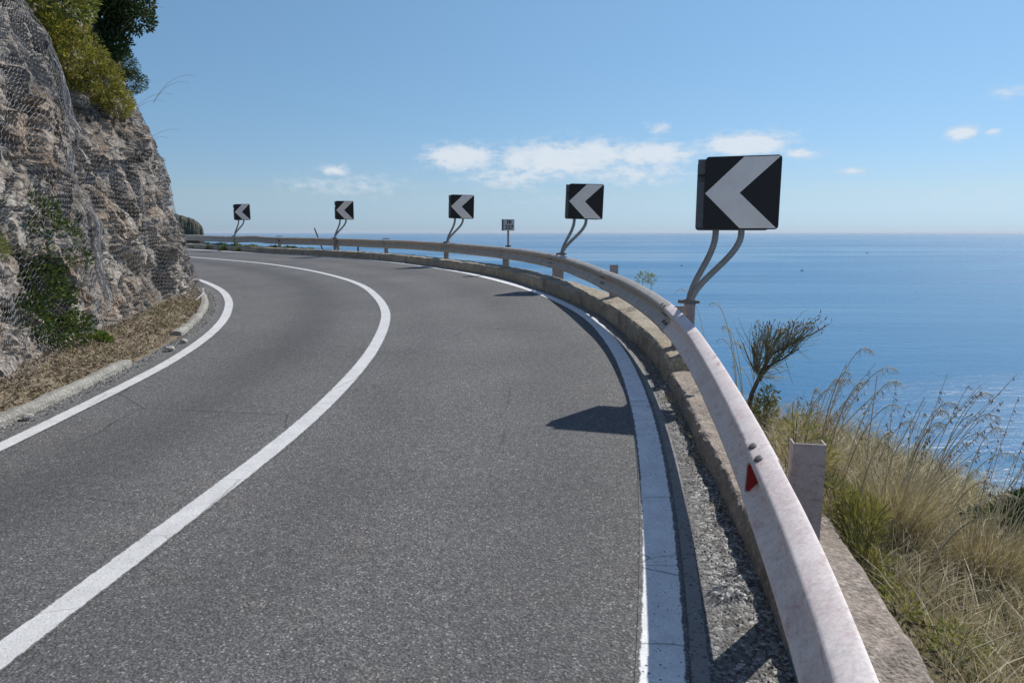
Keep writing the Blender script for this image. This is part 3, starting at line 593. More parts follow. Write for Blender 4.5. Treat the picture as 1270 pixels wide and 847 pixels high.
# rolled seam of the near net and its bottom cable
mb = MB(); tt = np.linspace(.6, 7.0, 120)
for k in range(26):
    ph = RNG.uniform(0, 6.3, 2); s = np.array([seam_t(x) for x in tt]) + .045 * np.sin(tt * (5 + 3 * RNG.random()) + ph[0]) + RNG.normal(0, .02); v_, f_ = tube(on_cliff(s, tt + RNG.normal(0, .01), .07 + .04 * np.sin(tt * 7 + ph[1])), .003, 3, False); mb.add(v_, f_)
nb_build('rolled_seam', mb, M['wire'], netA)
for par, a, b_ in ((netA, .9, 9.3), (netB, 9.3, 15.2)):
    ss_ = np.linspace(sY(a), sY(b_), 60); tt = .10 + .05 * np.sin(ss_ * 1.3) + .03 * fbm(np.c_[ss_, ss_ * 0, ss_ * 0], 2, 7)
    mb = MB(); mb.add(*tube(on_cliff(ss_, tt, .13), .011, 6)); nb_build('bottom_cable', mb, M['cable'], par, smooth=True)

# ------------------------------------------------------------------ outer slope and sea
offs = np.r_[np.arange(0, 3.2, .16), np.arange(3.3, 8, .33), np.arange(8, 20, .8), 22, 25, 29, 34, 40, 48, 58, 70, 85, 105, 130]
s_ = np.linspace(0, KERB.L, 240); P, T, N = KERB.at(s_)
def slope_z(x, y, q, Yk):
    n = np.c_[np.asarray(x) * .9, np.asarray(y) * .9, 0 * np.asarray(x)]
    near = ss(7.6, 5.2, Yk); zn = .02 - .25 * q - .75 * np.maximum(q - 1.5, 0); zf = -.30 - .75 * q; farb = ss(23, 27, Yk); zb = -.12 - .05 * q - .45 * np.maximum(q - 2.6, 0)
    z = zn * near + (1 - near) * (zf * (1 - farb) + zb * farb)
    return z + (fbm(n, 4, 44) - .5) * .35 * ss(0, .7, q) + (fbm(n * 2.6, 4, 45) - .5) * .5 * ss(1.2, 4, q) + (fbm(n * .35, 4, 47) - .5) * 2.2 * ss(2, 8, q) + (fbm(n * .12, 4, 46) - .5) * 10 * ss(8, 40, q)
rows = []
fan = lambda q: np.c_[P[:, 0] - N[:, 0] * (.44 + q), P[:, 1] - N[:, 1] * (.44 + q)]
for q in offs:
    XY = fan(q); rows.append(np.c_[XY, plane(P[:, 0], P[:, 1]) + slope_z(XY[:, 0], XY[:, 1], np.full(len(P), q), P[:, 1])])
rows = np.stack(rows, 1); mb = MB(); mb.add(rows.reshape(-1, 3), grid_faces(rows.shape[0], rows.shape[1])[:, ::-1]); tag(build('slope_ground', mb, M['slope'], smooth=True), 'steep dry slope falling from the kerb to the sea', 'ground', kind='structure')
def on_slope(s, q):
    s = np.atleast_1d(np.asarray(s, float)); q = np.broadcast_to(q, s.shape); P, T, N = KERB.at(s); X = P - N * (.44 + q)[:, None]; return np.c_[X, plane(P[:, 0], P[:, 1]) + slope_z(X[:, 0], X[:, 1], q, P[:, 1])]
def kq(x, y):
    s = KERB.near(x, y); P, T, N = KERB.at(s); return s, max(0., -((x - P[0]) * N[0] + (y - P[1]) * N[1]) - .44)
def ground_at(x, y): s, q = kq(x, y); return float(on_slope(s, q)[0, 2])
SEA = -60.
rr = np.r_[0, 40, 80, 150, 300, 600, 1200, 2500, 5000, 10000, 20000, 45000, 90000]; aa = np.arange(64) * 2 * np.pi / 64
mb = MB(); mb.add(*loft(np.array([[(r * math.cos(a), r * math.sin(a), SEA) for a in aa] for r in np.maximum(rr, .01)]), True, False)); tag(build('sea', mb, M['sea']), 'calm blue sea reaching the horizon', 'sea', kind='structure')
# headland far behind the cliff
nx, ny = 120, 60; X, Y = np.meshgrid(np.r_[np.linspace(-420, -262, 40), np.linspace(-260, -217, 80)], np.linspace(455, 640, ny), indexing='ij'); q = np.c_[X.ravel() / 26, Y.ravel() / 26, 0 * X.ravel()]
edge = ss(-222, -226, X) * ss(455, 490, Y) * ss(640, 600, Y); Z = SEA - 3 + edge * (64 + 13 * (1 - np.exp(np.minimum(X + 224.5, 0) / 7)) + .04 * np.maximum(-246 - X, 0) + (fbm(q, 4, 51).reshape(X.shape) - .5) * 5 * ss(-229, -240, X)) + edge * (fbm(q * 9, 3, 52, True).reshape(X.shape) - .5) * 3.5
mb = MB(); mb.add(np.stack([X * Y / 506, Y, Z], -1).reshape(-1, 3), grid_faces(nx, ny))
t = NT('headland_scrub'); t.set(Base_Color=t.ramp(t.noise(.09, 6, .75), (.32, (.020, .034, .016)), (.5, (.055, .062, .036)), (.62, (.13, .115, .085)), (.75, (.22, .20, .17))), Roughness=.9).bump(t.noise(.35, 5, .7), 1., 3.); tag(build('headland', mb, t.m), 'distant wooded headland dropping into the sea behind the cliff', 'headland', kind='structure')

# sea air: one even, very thin volume round everything below the sky
b = MB(); b.add(*box((0, 0, -65), (200000, 200000, 220))); hz = build('haze', b, None); hm = bpy.data.materials.new('haze'); hm.use_nodes = True; hm.node_tree.nodes.clear()
ho = hm.node_tree.nodes.new('ShaderNodeOutputMaterial'); hv = hm.node_tree.nodes.new('ShaderNodeVolumePrincipled'); hv.inputs['Color'].default_value = (.86, .93, 1, 1); hv.inputs['Density'].default_value = 2.6e-5; hv.inputs['Anisotropy'].default_value = .2
hm.node_tree.links.new(hv.outputs[0], ho.inputs['Volume']); hz.data.materials.append(hm); tag(hz, kind='stuff')
# ------------------------------------------------------------------ boats
def boat(x, y, rz, label, k=1.):
    r = empty('motor_boat', (x, y, SEA + .05), rz, label, 'boat', 'small boats out on the sea')
    rows = []
    for t_, w, zb in ((-3, .9, .05), (-1.5, 1.1, 0), (.8, 1.05, 0), (2.3, .6, .15), (3.2, .06, .5)): rows.append([(t_, -w, 1.0 + .06 * t_), (t_, -w * .75, zb), (t_, w * .75, zb), (t_, w, 1.0 + .06 * t_)])
    b = MB(); b.add(*loft(np.array(rows), True, True)); build('hull', b, M['hull'], r)
    b = MB(); b.add(*box((-.3, 0, 1.55), (2.2, 1.5, 1.3), 0, .2)); build('cabin', b, M['cabin'], r); r.scale = (k, k, k)
boat(313, 1266, .4, 'tiny dark boat just left of the tubes of the largest chevron sign', .9); boat(468, 1106, -.3, 'tiny boat on the open sea right of the largest chevron sign', .9); boat(1059, 2051, .2, 'tiniest boat near the horizon, farthest right on the sea', 1.2)

# ------------------------------------------------------------------ plants
def crown(blobs, n, l, w, seed, sink=.25, up=.25, gate=.33, gs=3.2):
    tot = sum(b[3] ** 2 for b in blobs); C = []; Dr = []
    for (x, y, z, r, fl) in blobs:
        k = int(n * r * r / tot * 1.9); d = unit(k); rad = r * (sink + (1 - sink) * RNG.random(k) ** .5) * (.72 + .5 * fbm(d * 1.7 + [x, y, z], 3, seed)); c = np.array([x, y, z]) + d * rad[:, None] * np.array([1, 1, fl])
        m = fbm(c * gs, 2, seed + 5) > gate; C.append(c[m]); dd = d + unit(k) * .8 + [0, 0, up]; Dr.append((dd / np.linalg.norm(dd, axis=1, keepdims=True))[m])
    C = np.concatenate(C); Dr = np.concatenate(Dr); s = RNG.uniform(.6, 1.25, len(C)); return leaves(C, Dr, l * s, w * s)
def branches(root, blobs, r0, k=3):
    b = MB(); root = np.array(root)
    for (x, y, z, r, fl) in blobs:
        for _ in range(k):
            e = np.array([x, y, z]) + unit(1)[0] * r * .6; mid = root * .5 + e * .5 + RNG.normal(0, .08, 3) * r * 2; t = np.linspace(0, 1, 8)[:, None]; b.add(*tube((1 - t) ** 2 * root + 2 * t * (1 - t) * mid + t * t * e, np.linspace(r0, r0 * .2, 8), 6))
    return b
def plant(name, cat, label, loc, blobs, n, l, w, m, seed, trunk='stem', leafname='foliage', r0=.02, group=None, **k):
    r = empty(name, loc, 0, label, cat, group); build(trunk, branches((0, 0, 0), blobs, r0), M['bark'], r, smooth=True); b = MB(); b.add(*crown(blobs, n, l, w, seed, **k)); build(leafname, b, M[m], r); return r
def cliff_pt(y, t): return on_cliff(np.array([sY(y)]), np.array([t]), -.05)[0]
plant('evergreen_tree', 'tree', 'dark green leafy tree overhanging the top of the cliff', (-8.3, 13.6, 4.55), [(.55, -.1, 1.15, .62, .85), (.95, .1, 1.55, .60, .8), (.35, .2, 1.9, .75, .8), (1.25, .0, 1.05, .34, .8), (-.4, 0, 1.5, .8, .9), (.9, .2, 2.3, .7, .8), (.75, -.1, .62, .40, .8)], 15000, .085, .036, 'darkleaf', 3, 'trunk', 'crown', .06)
plant('leafy_shrub', 'shrub', 'green shrub with bright leaves above the net seam, left of the dark tree', (-8.0, 11.6, 3.9), [(.35, -.3, 1.25, .62, .9), (.0, -.6, 1.6, .6, .9), (.75, .2, 1.5, .5, .9), (.3, -.3, 2.0, .7, .9), (-.5, -.5, 1.3, .6, .9)], 9000, .085, .036, 'oliveleaf', 8, r0=.03, gate=.44, gs=4)
plant('yellow_shrub', 'shrub', 'yellow-green shrub growing in the gully beneath the dark tree', (-7.75, 11.8, 3.72), [(.65, -.1, .75, .46, 1.1), (.85, .2, .45, .36, 1.1), (.45, -.35, 1.05, .36, 1.), (1.0, .4, .15, .25, 1.)], 6500, .075, .02, 'yellow', 12, r0=.02, gate=.42, gs=5)
plant('olive_shrub', 'shrub', 'fine grey-green shrub hanging over the cliff edge below the dark tree', (-8.45, 13.3, 4.35), [(.75, -.2, .55, .46, .9), (1.05, .1, .40, .40, .9), (.55, -.5, .25, .40, .8), (1.2, .3, .15, .30, .8)], 9000, .05, .013, 'darkleaf', 15, r0=.02)
for nm, y, t_, sz, n, lab, mm in (('creeper', 7.75, .95, .34, 2600, 'green leafy creeper growing through the lower part of the near net', 'ivy'), ('creeper', 7.9, 1.75, .26, 900, 'small sparse creeper higher up on the netted rock', 'ivy')):
    c = cliff_pt(y, t_); plant(nm, 'creeper', lab, tuple(c), [(0, 0, 0, sz, 1.2), (.05, .28, -.22, sz * .8, 1.), (.02, -.25, -.3, sz * .8, 1.1), (.08, .42, -.5, sz * .75, .8), (.1, .05, -.5, sz * .8, .8)], n, .05, .028, mm, 20 + n, r0=.012)
c = cliff_pt(8.6, .05); plant('leafy_weed', 'weed', 'small green weed rooted at the cable along the net foot', (c[0] + .22, c[1], c[2] + .02), [(0, 0, .12, .13, .9), (.07, .05, .08, .09, .9)], 700, .04, .022, 'green', 31, r0=.008)
c = cliff_pt(6.95, 1.5); plant('grassy_tuft', 'weed', 'grey-green tuft on the rock ledge left of the creeper', tuple(c), [(0, 0, 0, .2, .8), (0, .15, -.1, .15, .8)], 700, .07, .008, 'oliveleaf', 35, r0=.006)

# right side: shrubs
def stick_spray(root, tips, r, m, name, parent):
    b = MB()
    for a, e in tips:
        t = np.linspace(0, 1, 5)[:, None]; mid = (a + e) / 2 + RNG.normal(0, .012, 3); b.add(*tube((1 - t) ** 2 * a + 2 * t * (1 - t) * mid + t * t * e, np.linspace(r, r * .45, 5), 3, False))
    return build(name, b, m, parent)
bx, by = 1.93, 5.45; bz = ground_at(bx, by)
br = empty('broom_shrub', (bx, by, bz), 0, 'leafless broom shrub with upright grey-green twigs beside the rail', 'shrub'); H = .93 - bz
b = MB(); b.add(*tube([(0, 0, -.05), (.03, 0, H * .25), (.12, .02, H * .52), (.17, .02, H * .66)], [.022, .019, .015, .012], 7)); forks = []
for k in range(9):
    a = np.array([.10 + .02 * k / 3, .0, H * (.40 + .035 * k)]); e = a + np.array([RNG.uniform(-.24, .30), RNG.uniform(-.18, .18), RNG.uniform(.12, .27)]); b.add(*tube([a, (a + e) / 2 + RNG.normal(0, .01, 3), e], [.011, .008, .006], 6)); forks.append((a, e))
build('stem', b, M['bark'], br, smooth=True); tips = []; heads = []
for k in range(235):
    a, e = forks[RNG.integers(len(forks))]; p = a + (e - a) * RNG.uniform(.25, 1); d = np.array([RNG.normal(.06, .30), RNG.normal(0, .25), 1.]); d[0] += (p[0] - .12) * 1.6; d /= np.linalg.norm(d); L = RNG.uniform(.12, .42); q = p + d * L; q[2] = min(q[2], H * (1.02 + RNG.uniform(-.10, .02))); tips.append((p, q)); heads.append(q)
for k in range(90):
    a, e = forks[RNG.integers(3)]; p = a + (e - a) * RNG.uniform(0, 1); d = np.array([RNG.normal(.5, .3), RNG.normal(0, .3), RNG.uniform(-.5, .5)]); d /= np.linalg.norm(d); tips.append((p, p + d * RNG.uniform(.1, .28)))
stick_spray(None, tips, .0028, M['broom'], 'twigs', br)
hp = np.array(heads)[RNG.random(len(heads)) < .6]; b = MB(); b.add(*leaves(hp, np.tile([0, 0, 1.], (len(hp), 1)) + unit(len(hp)) * .5, RNG.uniform(.02, .045, len(hp)), .013)); build('dry_seeds', b, M['seed'], br)  # dry seed pods at the broom twig tips
tips = []; pod = []
for k in range(12):
    p = np.array([.22, 0, H * .72]) + RNG.normal(0, .03, 3); q = np.array([RNG.uniform(.36, .58), RNG.uniform(-.1, .1), H * RNG.uniform(.92, 1.16)]); tips.append((p, q)); pod += [p + (q - p) * t for t in (.55, .7, .82, .92, 1.)]
stick_spray(None, tips, .0026, M['seed'], 'dry_twigs', br); pod = np.array(pod); b = MB(); b.add(*leaves(pod, unit(len(pod)) + [.5, 0, .3], .035, .012)); build('dry_seeds', b, M['seed'], br)  # more dry pods strung along the dead twigs

def gplant(name, cat, label, x, y, blobs, n, l, w, m, seed, **k): return plant(name, cat, label, (x, y, ground_at(x, y) - .02), blobs, n, l, w, m, seed, **k)
gplant('green_bush', 'bush', 'small bright green bush at the foot of the broom shrub', 1.98, 5.2, [(0, 0, .16, .10, 1.), (.04, .05, .25, .07, 1.2)], 260, .04, .012, 'mossy', 41, r0=.008)
gplant('green_bush', 'bush', 'green feathery bush right of the nearest guardrail post', 1.72, 3.15, [(0, 0, .13, .13, 1.), (.05, .10, .20, .11, 1.), (-.06, -.14, .06, .10, .9), (-.10, .18, .22, .11, .9)], 900, .09, .006, 'mossy', 44, r0=.008, up=1., gate=.44, gs=7)
gplant('green_bush', 'bush', 'narrow green bush showing behind the open top of the nearest post', 1.45, 3.3, [(0, 0, .42, .15, 1.2), (-.06, -.05, .60, .10, 1.0), (.02, .05, .66, .09, .9)], 600, .06, .008, 'mossy', 45, r0=.008, up=.6)
gplant('dark_bush', 'bush', 'dark green bush at the right edge of the grassy slope', 2.75, 3.6, [(0, 0, .08, .22, .9), (.28, .1, .16, .22, .9), (-.2, -.1, .02, .15, .9), (.35, -.25, .06, .22, .9), (.55, .2, .2, .22, .9)], 7000, .055, .014, 'darkleaf', 47, r0=.012, up=.4)
gplant('grey_bush', 'bush', 'low grey-green bush in the grass by the kerb', 1.60, 2.62, [(0, 0, .05, .11, .7), (.08, -.25, .04, .12, .7), (.03, .22, .04, .10, .7)], 380, .03, .010, 'oliveleaf', 49, r0=.006)
# small plants beyond the kerb further round the bend
for x, y, h, lab in ((1.95, 10.1, .36, 'wispy weed behind the second post beyond the largest sign'),):
    s, q = kq(x, y); 
    gplant('wispy_weed', 'weed', lab, x, y, [(0, 0, 1.02 - ground_at(x, y), .12, .7), (.12, .1, 1.0 - ground_at(x, y), .09, .6)], 130, .07, .010, 'oliveleaf', 52, r0=.006)
farb = [(-9.3, 31.5, .34, 'rounded green bush under the far rail at the reflector'), (-10.6, 32.9, .42, 'green bush left of the far red reflector'), (-11.8, 34.2, .40, 'dark bush below the raised bump of the far rail'), (-13.3, 35.2, .42, 'pale green bush right of the smallest chevron sign'), (-14.6, 36.5, .45, 'bush directly behind the smallest chevron sign post'), (-16.1, 38.2, .45, 'bright bush left of the smallest chevron sign'), (-17.6, 39.9, .5, 'last bush before the cliff hides the rail'), (-6.35, 28.1, .22, 'low dark scrub right of the post of the fourth sign')]
for i, (x, y, r, lab) in enumerate(farb):
    z = -.25 if i == 7 else .05
    gplant('roadside_bush', 'bush', lab, x, y, [(0, 0, .16 + z, r, .6), (r, .2, .12 + z, r * .8, .6), (-r * .9, -.1, .14 + z, r * .8, .6)], 1500, .10, .05, ('green', 'ivy', 'darkleaf', 'oliveleaf')[i % 4], 60 + i, r0=.02, group='bushes outside the far bend')

# grass on the slope (uncountable)
def grass(name, n, s0, s1, q0, q1, h, w, mat, lean, label, seed, qpow=1., dens=.42):
    s = RNG.uniform(s0, s1, n); q = q0 + (q1 - q0) * RNG.random(n) ** qpow; P = on_slope(s, q); m = fbm(np.c_[P[:, :2] * 2.6, 0 * s], 3, seed) > dens - RNG.random(n) * .12
    P = P[m]; k = len(P); cl = fbm(np.c_[P[:, :2] * 1.8, 0 * P[:, 0]], 3, seed + 3); hh = RNG.uniform(.45, 1.15, k) * h * (.5 + cl); L = np.c_[RNG.normal(lean[0], .5, k), RNG.normal(lean[1], .5, k), 0 * hh]
    b = MB(); b.add(*blades(P - [0, 0, .03], hh, L, RNG.uniform(.6, 1.2, k) * w)); return tag(build(name, b, M[mat]), label, 'grass', kind='stuff')
k0, k1, k2 = KERB.near(.4, -.2), KERB.near(1.2, 3.6), KERB.near(1.45, 5.6)
grass('dry_grass', 36000, k0, k2, .08, 3.2, .28, .0042, 'straw', (.30, .12), 'dry straw grass covering the slope outside the near kerb', 71, 1., .36)
grass('olive_grass', 4500, k0, k2, .04, 3.0, .30, .004, 'olive', (.1, .05), 'short olive green grass among the straw on the near slope', 75, .9, .42)
grass('slope_grass', 9000, k2, KERB.near(-19, 40), .05, 1.2, .22, .006, 'straw', (.1, .1), 'sparse dry grass outside the far kerb', 79, 1., .5)
n = 1500; s = RNG.uniform(KERB.near(.4, -.2), KERB.near(-19, 40), n); q = .9 + 26 * RNG.random(n) ** 1.3; P = on_slope(s, q); b = MB(); ok = (q > 1.3) | (P[:, 1] > 9); ok &= ~((P[:, 1] < 6) & (q < 3.0)); P = P[ok]
for p_ in P:
    r_ = RNG.uniform(.15, .42); d = unit(70); d[:, 2] = np.abs(d[:, 2]); C_ = p_ + d * r_ * RNG.uniform(.5, 1, (70, 1)) * [1.2, 1.2, .55]; b.add(*leaves(C_, d + unit(70) * .7 + [0, 0, .4], RNG.uniform(.07, .14, 70), RNG.uniform(.02, .05, 70)))
tag(build('slope_scrub', b, M['oliveleaf']), 'low olive scrub scattered over the steep slope below the kerb', 'scrub', kind='stuff')
grass('cliff_grass', 16000, KERB.near(.4, -.2), KERB.near(-8, 29), 1.0, 9, .26, .010, 'straw', (.1, .1), 'dry grass lower down the steep slope', 83, 1.2, .40)
def tussock(x, y, n, h, label, rad=.10):
    z = ground_at(x, y); a = RNG.uniform(0, 2 * np.pi, n); r = rad * np.sqrt(RNG.random(n)); P = np.c_[r * np.cos(a), r * np.sin(a), 0 * a - .03]; L = np.c_[np.cos(a) * r / rad * .45 + RNG.normal(.18, .18, n), np.sin(a) * r / rad * .45 + RNG.normal(.05, .18, n), 0 * a]
    b = MB(); b.add(*blades(P, RNG.uniform(.55, 1.15, n) * h, L, RNG.uniform(.6, 1.2, n) * .0045, .15)); o = build('grass_tussock', b, M['straw'])
    k = int(62 * h); a = RNG.uniform(0, 6.28, k); P = np.c_[.07 * np.cos(a), .07 * np.sin(a), 0 * a]; E = P + np.c_[RNG.normal(.22, .17, k), RNG.normal(.05, .15, k), h * RNG.uniform(1.1, 2.1, k)]; b = MB(); bb = MB()
    for p_, e_ in zip(P, E):
        tq = np.linspace(0, 1, 8)[:, None]; c_ = p_ * .6 + e_ * .4 + [-.04, 0, h * .3]; q_ = (1 - tq) ** 2 * p_ + 2 * tq * (1 - tq) * c_ + tq ** 2 * e_; b.add(*tube(q_, np.linspace(.003, .0014, 8), 3, False))
        m_ = RNG.integers(5, 12); j = RNG.uniform(.72, 1, m_); C_ = np.stack([np.interp(j, tq[:, 0], q_[:, i]) for i in range(3)], 1); bb.add(*leaves(C_ + RNG.normal(0, .006, (m_, 3)), np.c_[RNG.normal(.3, .3, m_), RNG.normal(0, .3, m_), -np.ones(m_) * .8], .026, .008))
    build('stalks', b, M['pale'], o); build('dry_seeds', bb, M['seed'], o); o.location = (x, y, z); tag(o, label, 'grass tussock', 'straw tussocks on the near slope')  # the small pieces on the stalks are grass seed heads
tussock(2.05, 3.45, 600, .44, 'tall dense straw tussock in the middle of the slope, under the oats', .14)
tussock(2.35, 3.15, 450, .40, 'spreading straw tussock between the tall one and the dark bush', .14)
tussock(1.85, 4.1, 350, .36, 'thin straw tussock behind the nearest post', .12)
tussock(2.25, 2.45, 450, .36, 'low straw tussock at the bottom right corner of the slope', .14)
tussock(2.75, 3.3, 400, .36, 'straw tussock in front of the dark bush', .14)

# wild oats: arching stems with nodding heads
oats = [((2.22, 4.14, .98), 'tallest wild oat, arching right above the open post top'), ((2.33, 4.02, .88), 'wild oat nodding beside the tallest one'), ((2.22, 3.82, .85), 'wild oat with a heavy head just below the two tallest'), ((2.08, 4.21, .77), 'wild oat stem left of the tall group, behind the post'), ((2.62, 3.89, .70), 'wild oat in the middle of the slope, nodding over the sea'), ((2.80, 3.79, .65), 'wild oat with a long drooping head right of the middle'), ((2.67, 3.58, .64), 'wild oat with a double head right of the middle'), ((3.11, 4.29, .66), 'faint wild oat highest at the right'), ((2.07, 3.58, .62), 'short wild oat in front of the tall straw tussock'), ((2.61, 3.37, .56), 'wild oat leaning far right above the dark bush'), ((2.39, 3.05, .47), 'wild oat bending to the right edge before the dark bush'), ((2.56, 4.17, .51), 'thin upright wild oat behind the middle group'), ((2.31, 4.50, .70), 'pale wild oat farthest back behind the post'), ((2.76, 4.18, .57), 'thin wild oat between the middle and right groups'), ((2.02, 4.40, .67), 'slender wild oat nearest the broom shrub'), ((1.79, 6.18, 1.05), 'wild oat head floating right of the largest sign post'), ((1.73, 7.20, 1.09), 'wild oat head just left of the largest sign post'), ((1.80, 5.53, .79), 'bushy wild oat head left of the broom shrub'), ((1.84, 5.95, .86), 'thin wild oat behind the bushy head left of the broom')]
def oat(base, tip, label, n=16, seedlen=.042, sweep=None, group='wild oats on the slope'):
    base = np.array(base); tip = np.array(tip) - base; r = empty('wild_oat', tuple(base), RNG.uniform(-.05, .05), label, 'oat plant', group); nst = 2
    bm = MB()
    for k in range(nst):
        e = tip * (1 if k == 0 else RNG.uniform(.72, .92)) + (0 if k == 0 else 1) * np.array([RNG.normal(-.02, .05), RNG.normal(0, .06), RNG.normal(-.03, .04)]); t = np.linspace(0, 1, 18)[:, None]; ctrl = np.array([e[0] * .35, e[1] * .35, e[2] * 1.06]); pts = (1 - t) ** 2 * 0 + 2 * t * (1 - t) * ctrl + t * t * e
        pts[:, 2] -= (t[:, 0] > .8) * (t[:, 0] - .8) ** 2 * .8; bm.add(*tube(pts, np.linspace(.0042, .002, 18), 4, False))
        bs = MB(); m = n if k == 0 else n // 2; tt = RNG.uniform(.74, 1.0, m); Cc = np.stack([np.interp(tt, t[:, 0], pts[:, c]) for c in range(3)], 1); off = np.c_[RNG.normal(.014, .016, m), RNG.normal(0, .014, m), -RNG.uniform(.008, .050, m)]
        bm.add(*edges_prisms(Cc, Cc + off, .0006)); d = np.c_[RNG.normal(.25, .2, m), RNG.normal(0, .2, m), -np.ones(m)]; d /= np.linalg.norm(d, axis=1, keepdims=True)
        for _ in range(3): bs.add(*leaves(Cc + off, d, seedlen * RNG.uniform(.6, 1.1, m), seedlen * .34))
    build('stem', bm, M['pale'] if RNG.random() < .3 else M['straw'], r)
for tip, lab in oats:
    dx = RNG.uniform(.18, .55) if tip[1] < 5 else RNG.uniform(.05, .15); x0, y0 = tip[0] - dx, tip[1] - RNG.uniform(-.05, .15); P_, T_, N_ = KERB.at(KERB.near(x0, y0)); x0 = max(x0, P_[0] + .62); oat((x0, y0, ground_at(x0, y0) - .02), tip, lab, 44 if tip[1] < 5 else 26)
for (tip, lab) in (((-6.35, 13.31, 5.75), 'oat head against the sky beside the dark tree crown'), ((-6.45, 14.69, 4.86), 'long oat arching out from the cliff below the tree'), ((-6.98, 14.63, 4.50), 'drooping oat in the middle of the cliff edge'), ((-7.05, 15.03, 3.84), 'lowest oat leaning out from the cliff edge')):
    oat((tip[0] - 1.0, tip[1] + .1, tip[2] - .55), tip, lab, 12, .05, group='wild oats on the cliff edge')
# dry stalks standing out of the grass
for x, y, tx, tz, lab in ((2.0, 3.7, .02, .80, 'pale straight dry stalk beside the tallest tussock'), (1.95, 3.5, .22, .72, 'pale bent dry stalk leaning right by the tall tussock'), (2.45, 3.4, .25, .55, 'whitish dry stalk leaning over the dark bush'), (1.60, 2.28, .22, .16, 'whitish stalk lying out over the kerb edge'), (2.25, 2.35, -.04, .42, 'bleached stalk at the bottom right corner')):
    z = ground_at(x, y); b = MB(); b.add(*tube([(0, 0, 0), (tx * .4, .01, tz * .55), (tx, 0, tz)], [.004, .0035, .002], 5)); o = build('dry_stalk', b, M['pale']); o.location = (x, y, z); tag(o, lab, 'dry stalk', 'pale dry stalks')

# litter and weeds on the cliff-side verge, gravel on the road edge
def scatter_left(name, n, s0, s1, f0, f1, fn, m, label, cat, kind='stuff'):
    fr = RNG.uniform(0, 1, n) ** .8 * (f1 - f0) + f0; uu = RNG.uniform(s0, s1, n); A = LKERB.at(uu * LKERB.L)[0]; B = BASE.at(uu * BASE.L)[0]; XY = A * (1 - fr)[:, None] + B * fr[:, None]; b = MB(); b.add(*fn(np.c_[XY, verge_z(XY[:, 0], XY[:, 1], fr)])); return tag(build(name, b, M[m]), label, cat, kind=kind)
u0, u1 = LKERB.near(-4.6, 1.0) / LKERB.L, LKERB.near(-8.8, 18) / LKERB.L
def flat_leaves(P): d = unit(len(P)); d[:, 2] = np.abs(d[:, 2]) * .35; d /= np.linalg.norm(d, axis=1, keepdims=True); return leaves(P + [0, 0, .008], d, RNG.uniform(.025, .075, len(P)), RNG.uniform(.006, .022, len(P)))
scatter_left('dry_litter', 27000, u0, u1, .08, 1., flat_leaves, 'litter', 'brown leaf litter and straw on the verge under the cliff', 'litter')
scatter_left('verge_grass', 9000, u0, u1, .10, .95, lambda P: (lambda Q: blades(Q, RNG.uniform(.03, .12, len(Q)), RNG.normal(0, .5, (len(Q), 3)) * [1, 1, 0], .004))(P[fbm(P * 2.3, 3, 131) > .50]), 'olive', 'low green weeds in the verge litter', 'weeds')
scatter_left('dead_grass', 6000, u0, u1, .05, 1., lambda P: blades(P, RNG.uniform(.03, .11, len(P)), RNG.normal(0, .7, (len(P), 3)) * [1, 1, 0], .004), 'straw', 'dead straw in the verge litter', 'grass')
def pebbles(P, r):
    n = len(P); oct_ = np.array([[1, 0, 0], [0, 1, 0], [-1, 0, 0], [0, -1, 0], [0, 0, .8], [0, 0, -.8]]); V = P[:, None] + oct_[None] * (r[:, None, None] * RNG.uniform(.6, 1.3, (n, 6, 1))) + RNG.normal(0, .15, (n, 6, 3)) * r[:, None, None]
    f = np.array([[0, 1, 4], [1, 2, 4], [2, 3, 4], [3, 0, 4], [1, 0, 5], [2, 1, 5], [3, 2, 5], [0, 3, 5]]); return V.reshape(-1, 3), (np.arange(n)[:, None, None] * 6 + f).reshape(-1, 3)
n = 9000; s = RNG.uniform(KERB.near(.7, 1.2), KERB.near(.6, 15), n); q = .34 * RNG.random(n) ** 1.7 + .005; P, T, N = KERB.at(s); X = P + N * q[:, None]; r = RNG.uniform(.0025, .0075, n) * (1.1 - q * 1.3); b = MB(); b.add(*pebbles(np.c_[X, plane(X[:, 0], X[:, 1]) + r * .4], r))
t = NT('gravel_stone'); t.set(Base_Color=t.ramp(t.rnd(), (0, (.10, .095, .09)), (.5, (.24, .225, .205)), (1, (.45, .43, .40))), Roughness=.9); tag(build('gravel', b, t.m), 'loose gravel between the edge line and the outer kerb', 'gravel', kind='stuff')
n = 2600; s = RNG.uniform(LKERB.near(-4.4, 4), LKERB.near(-7.5, 16.5), n); P, T, N = LKERB.at(s); X = P - N * (.16 * RNG.random(n) ** 2)[:, None] + N * .0; r = RNG.uniform(.004, .014, n); b = MB(); b.add(*pebbles(np.c_[X, plane(X[:, 0], X[:, 1]) + r * .4], r)); tag(build('gravel', b, t.m), 'loose gravel and chips along the inner kerb', 'gravel', kind='stuff')
n = 900; s = RNG.uniform(KERB.near(.7, 1.2), KERB.near(.6, 15), n); P, T, N = KERB.at(s); X = P + N * (.01 + .09 * RNG.random(n) ** 2)[:, None]; m = fbm(np.c_[X * 1.6, 0 * s], 3, 141) > .52; b = MB(); b.add(*blades(np.c_[X, plane(X[:, 0], X[:, 1])][m], RNG.uniform(.02, .09, m.sum()), RNG.normal(0, .6, (m.sum(), 3)) * [1, 1, 0], .004)); tag(build('kerb_weeds', b, M['straw']), 'dry weeds in the joint at the outer kerb foot', 'weeds', kind='stuff')
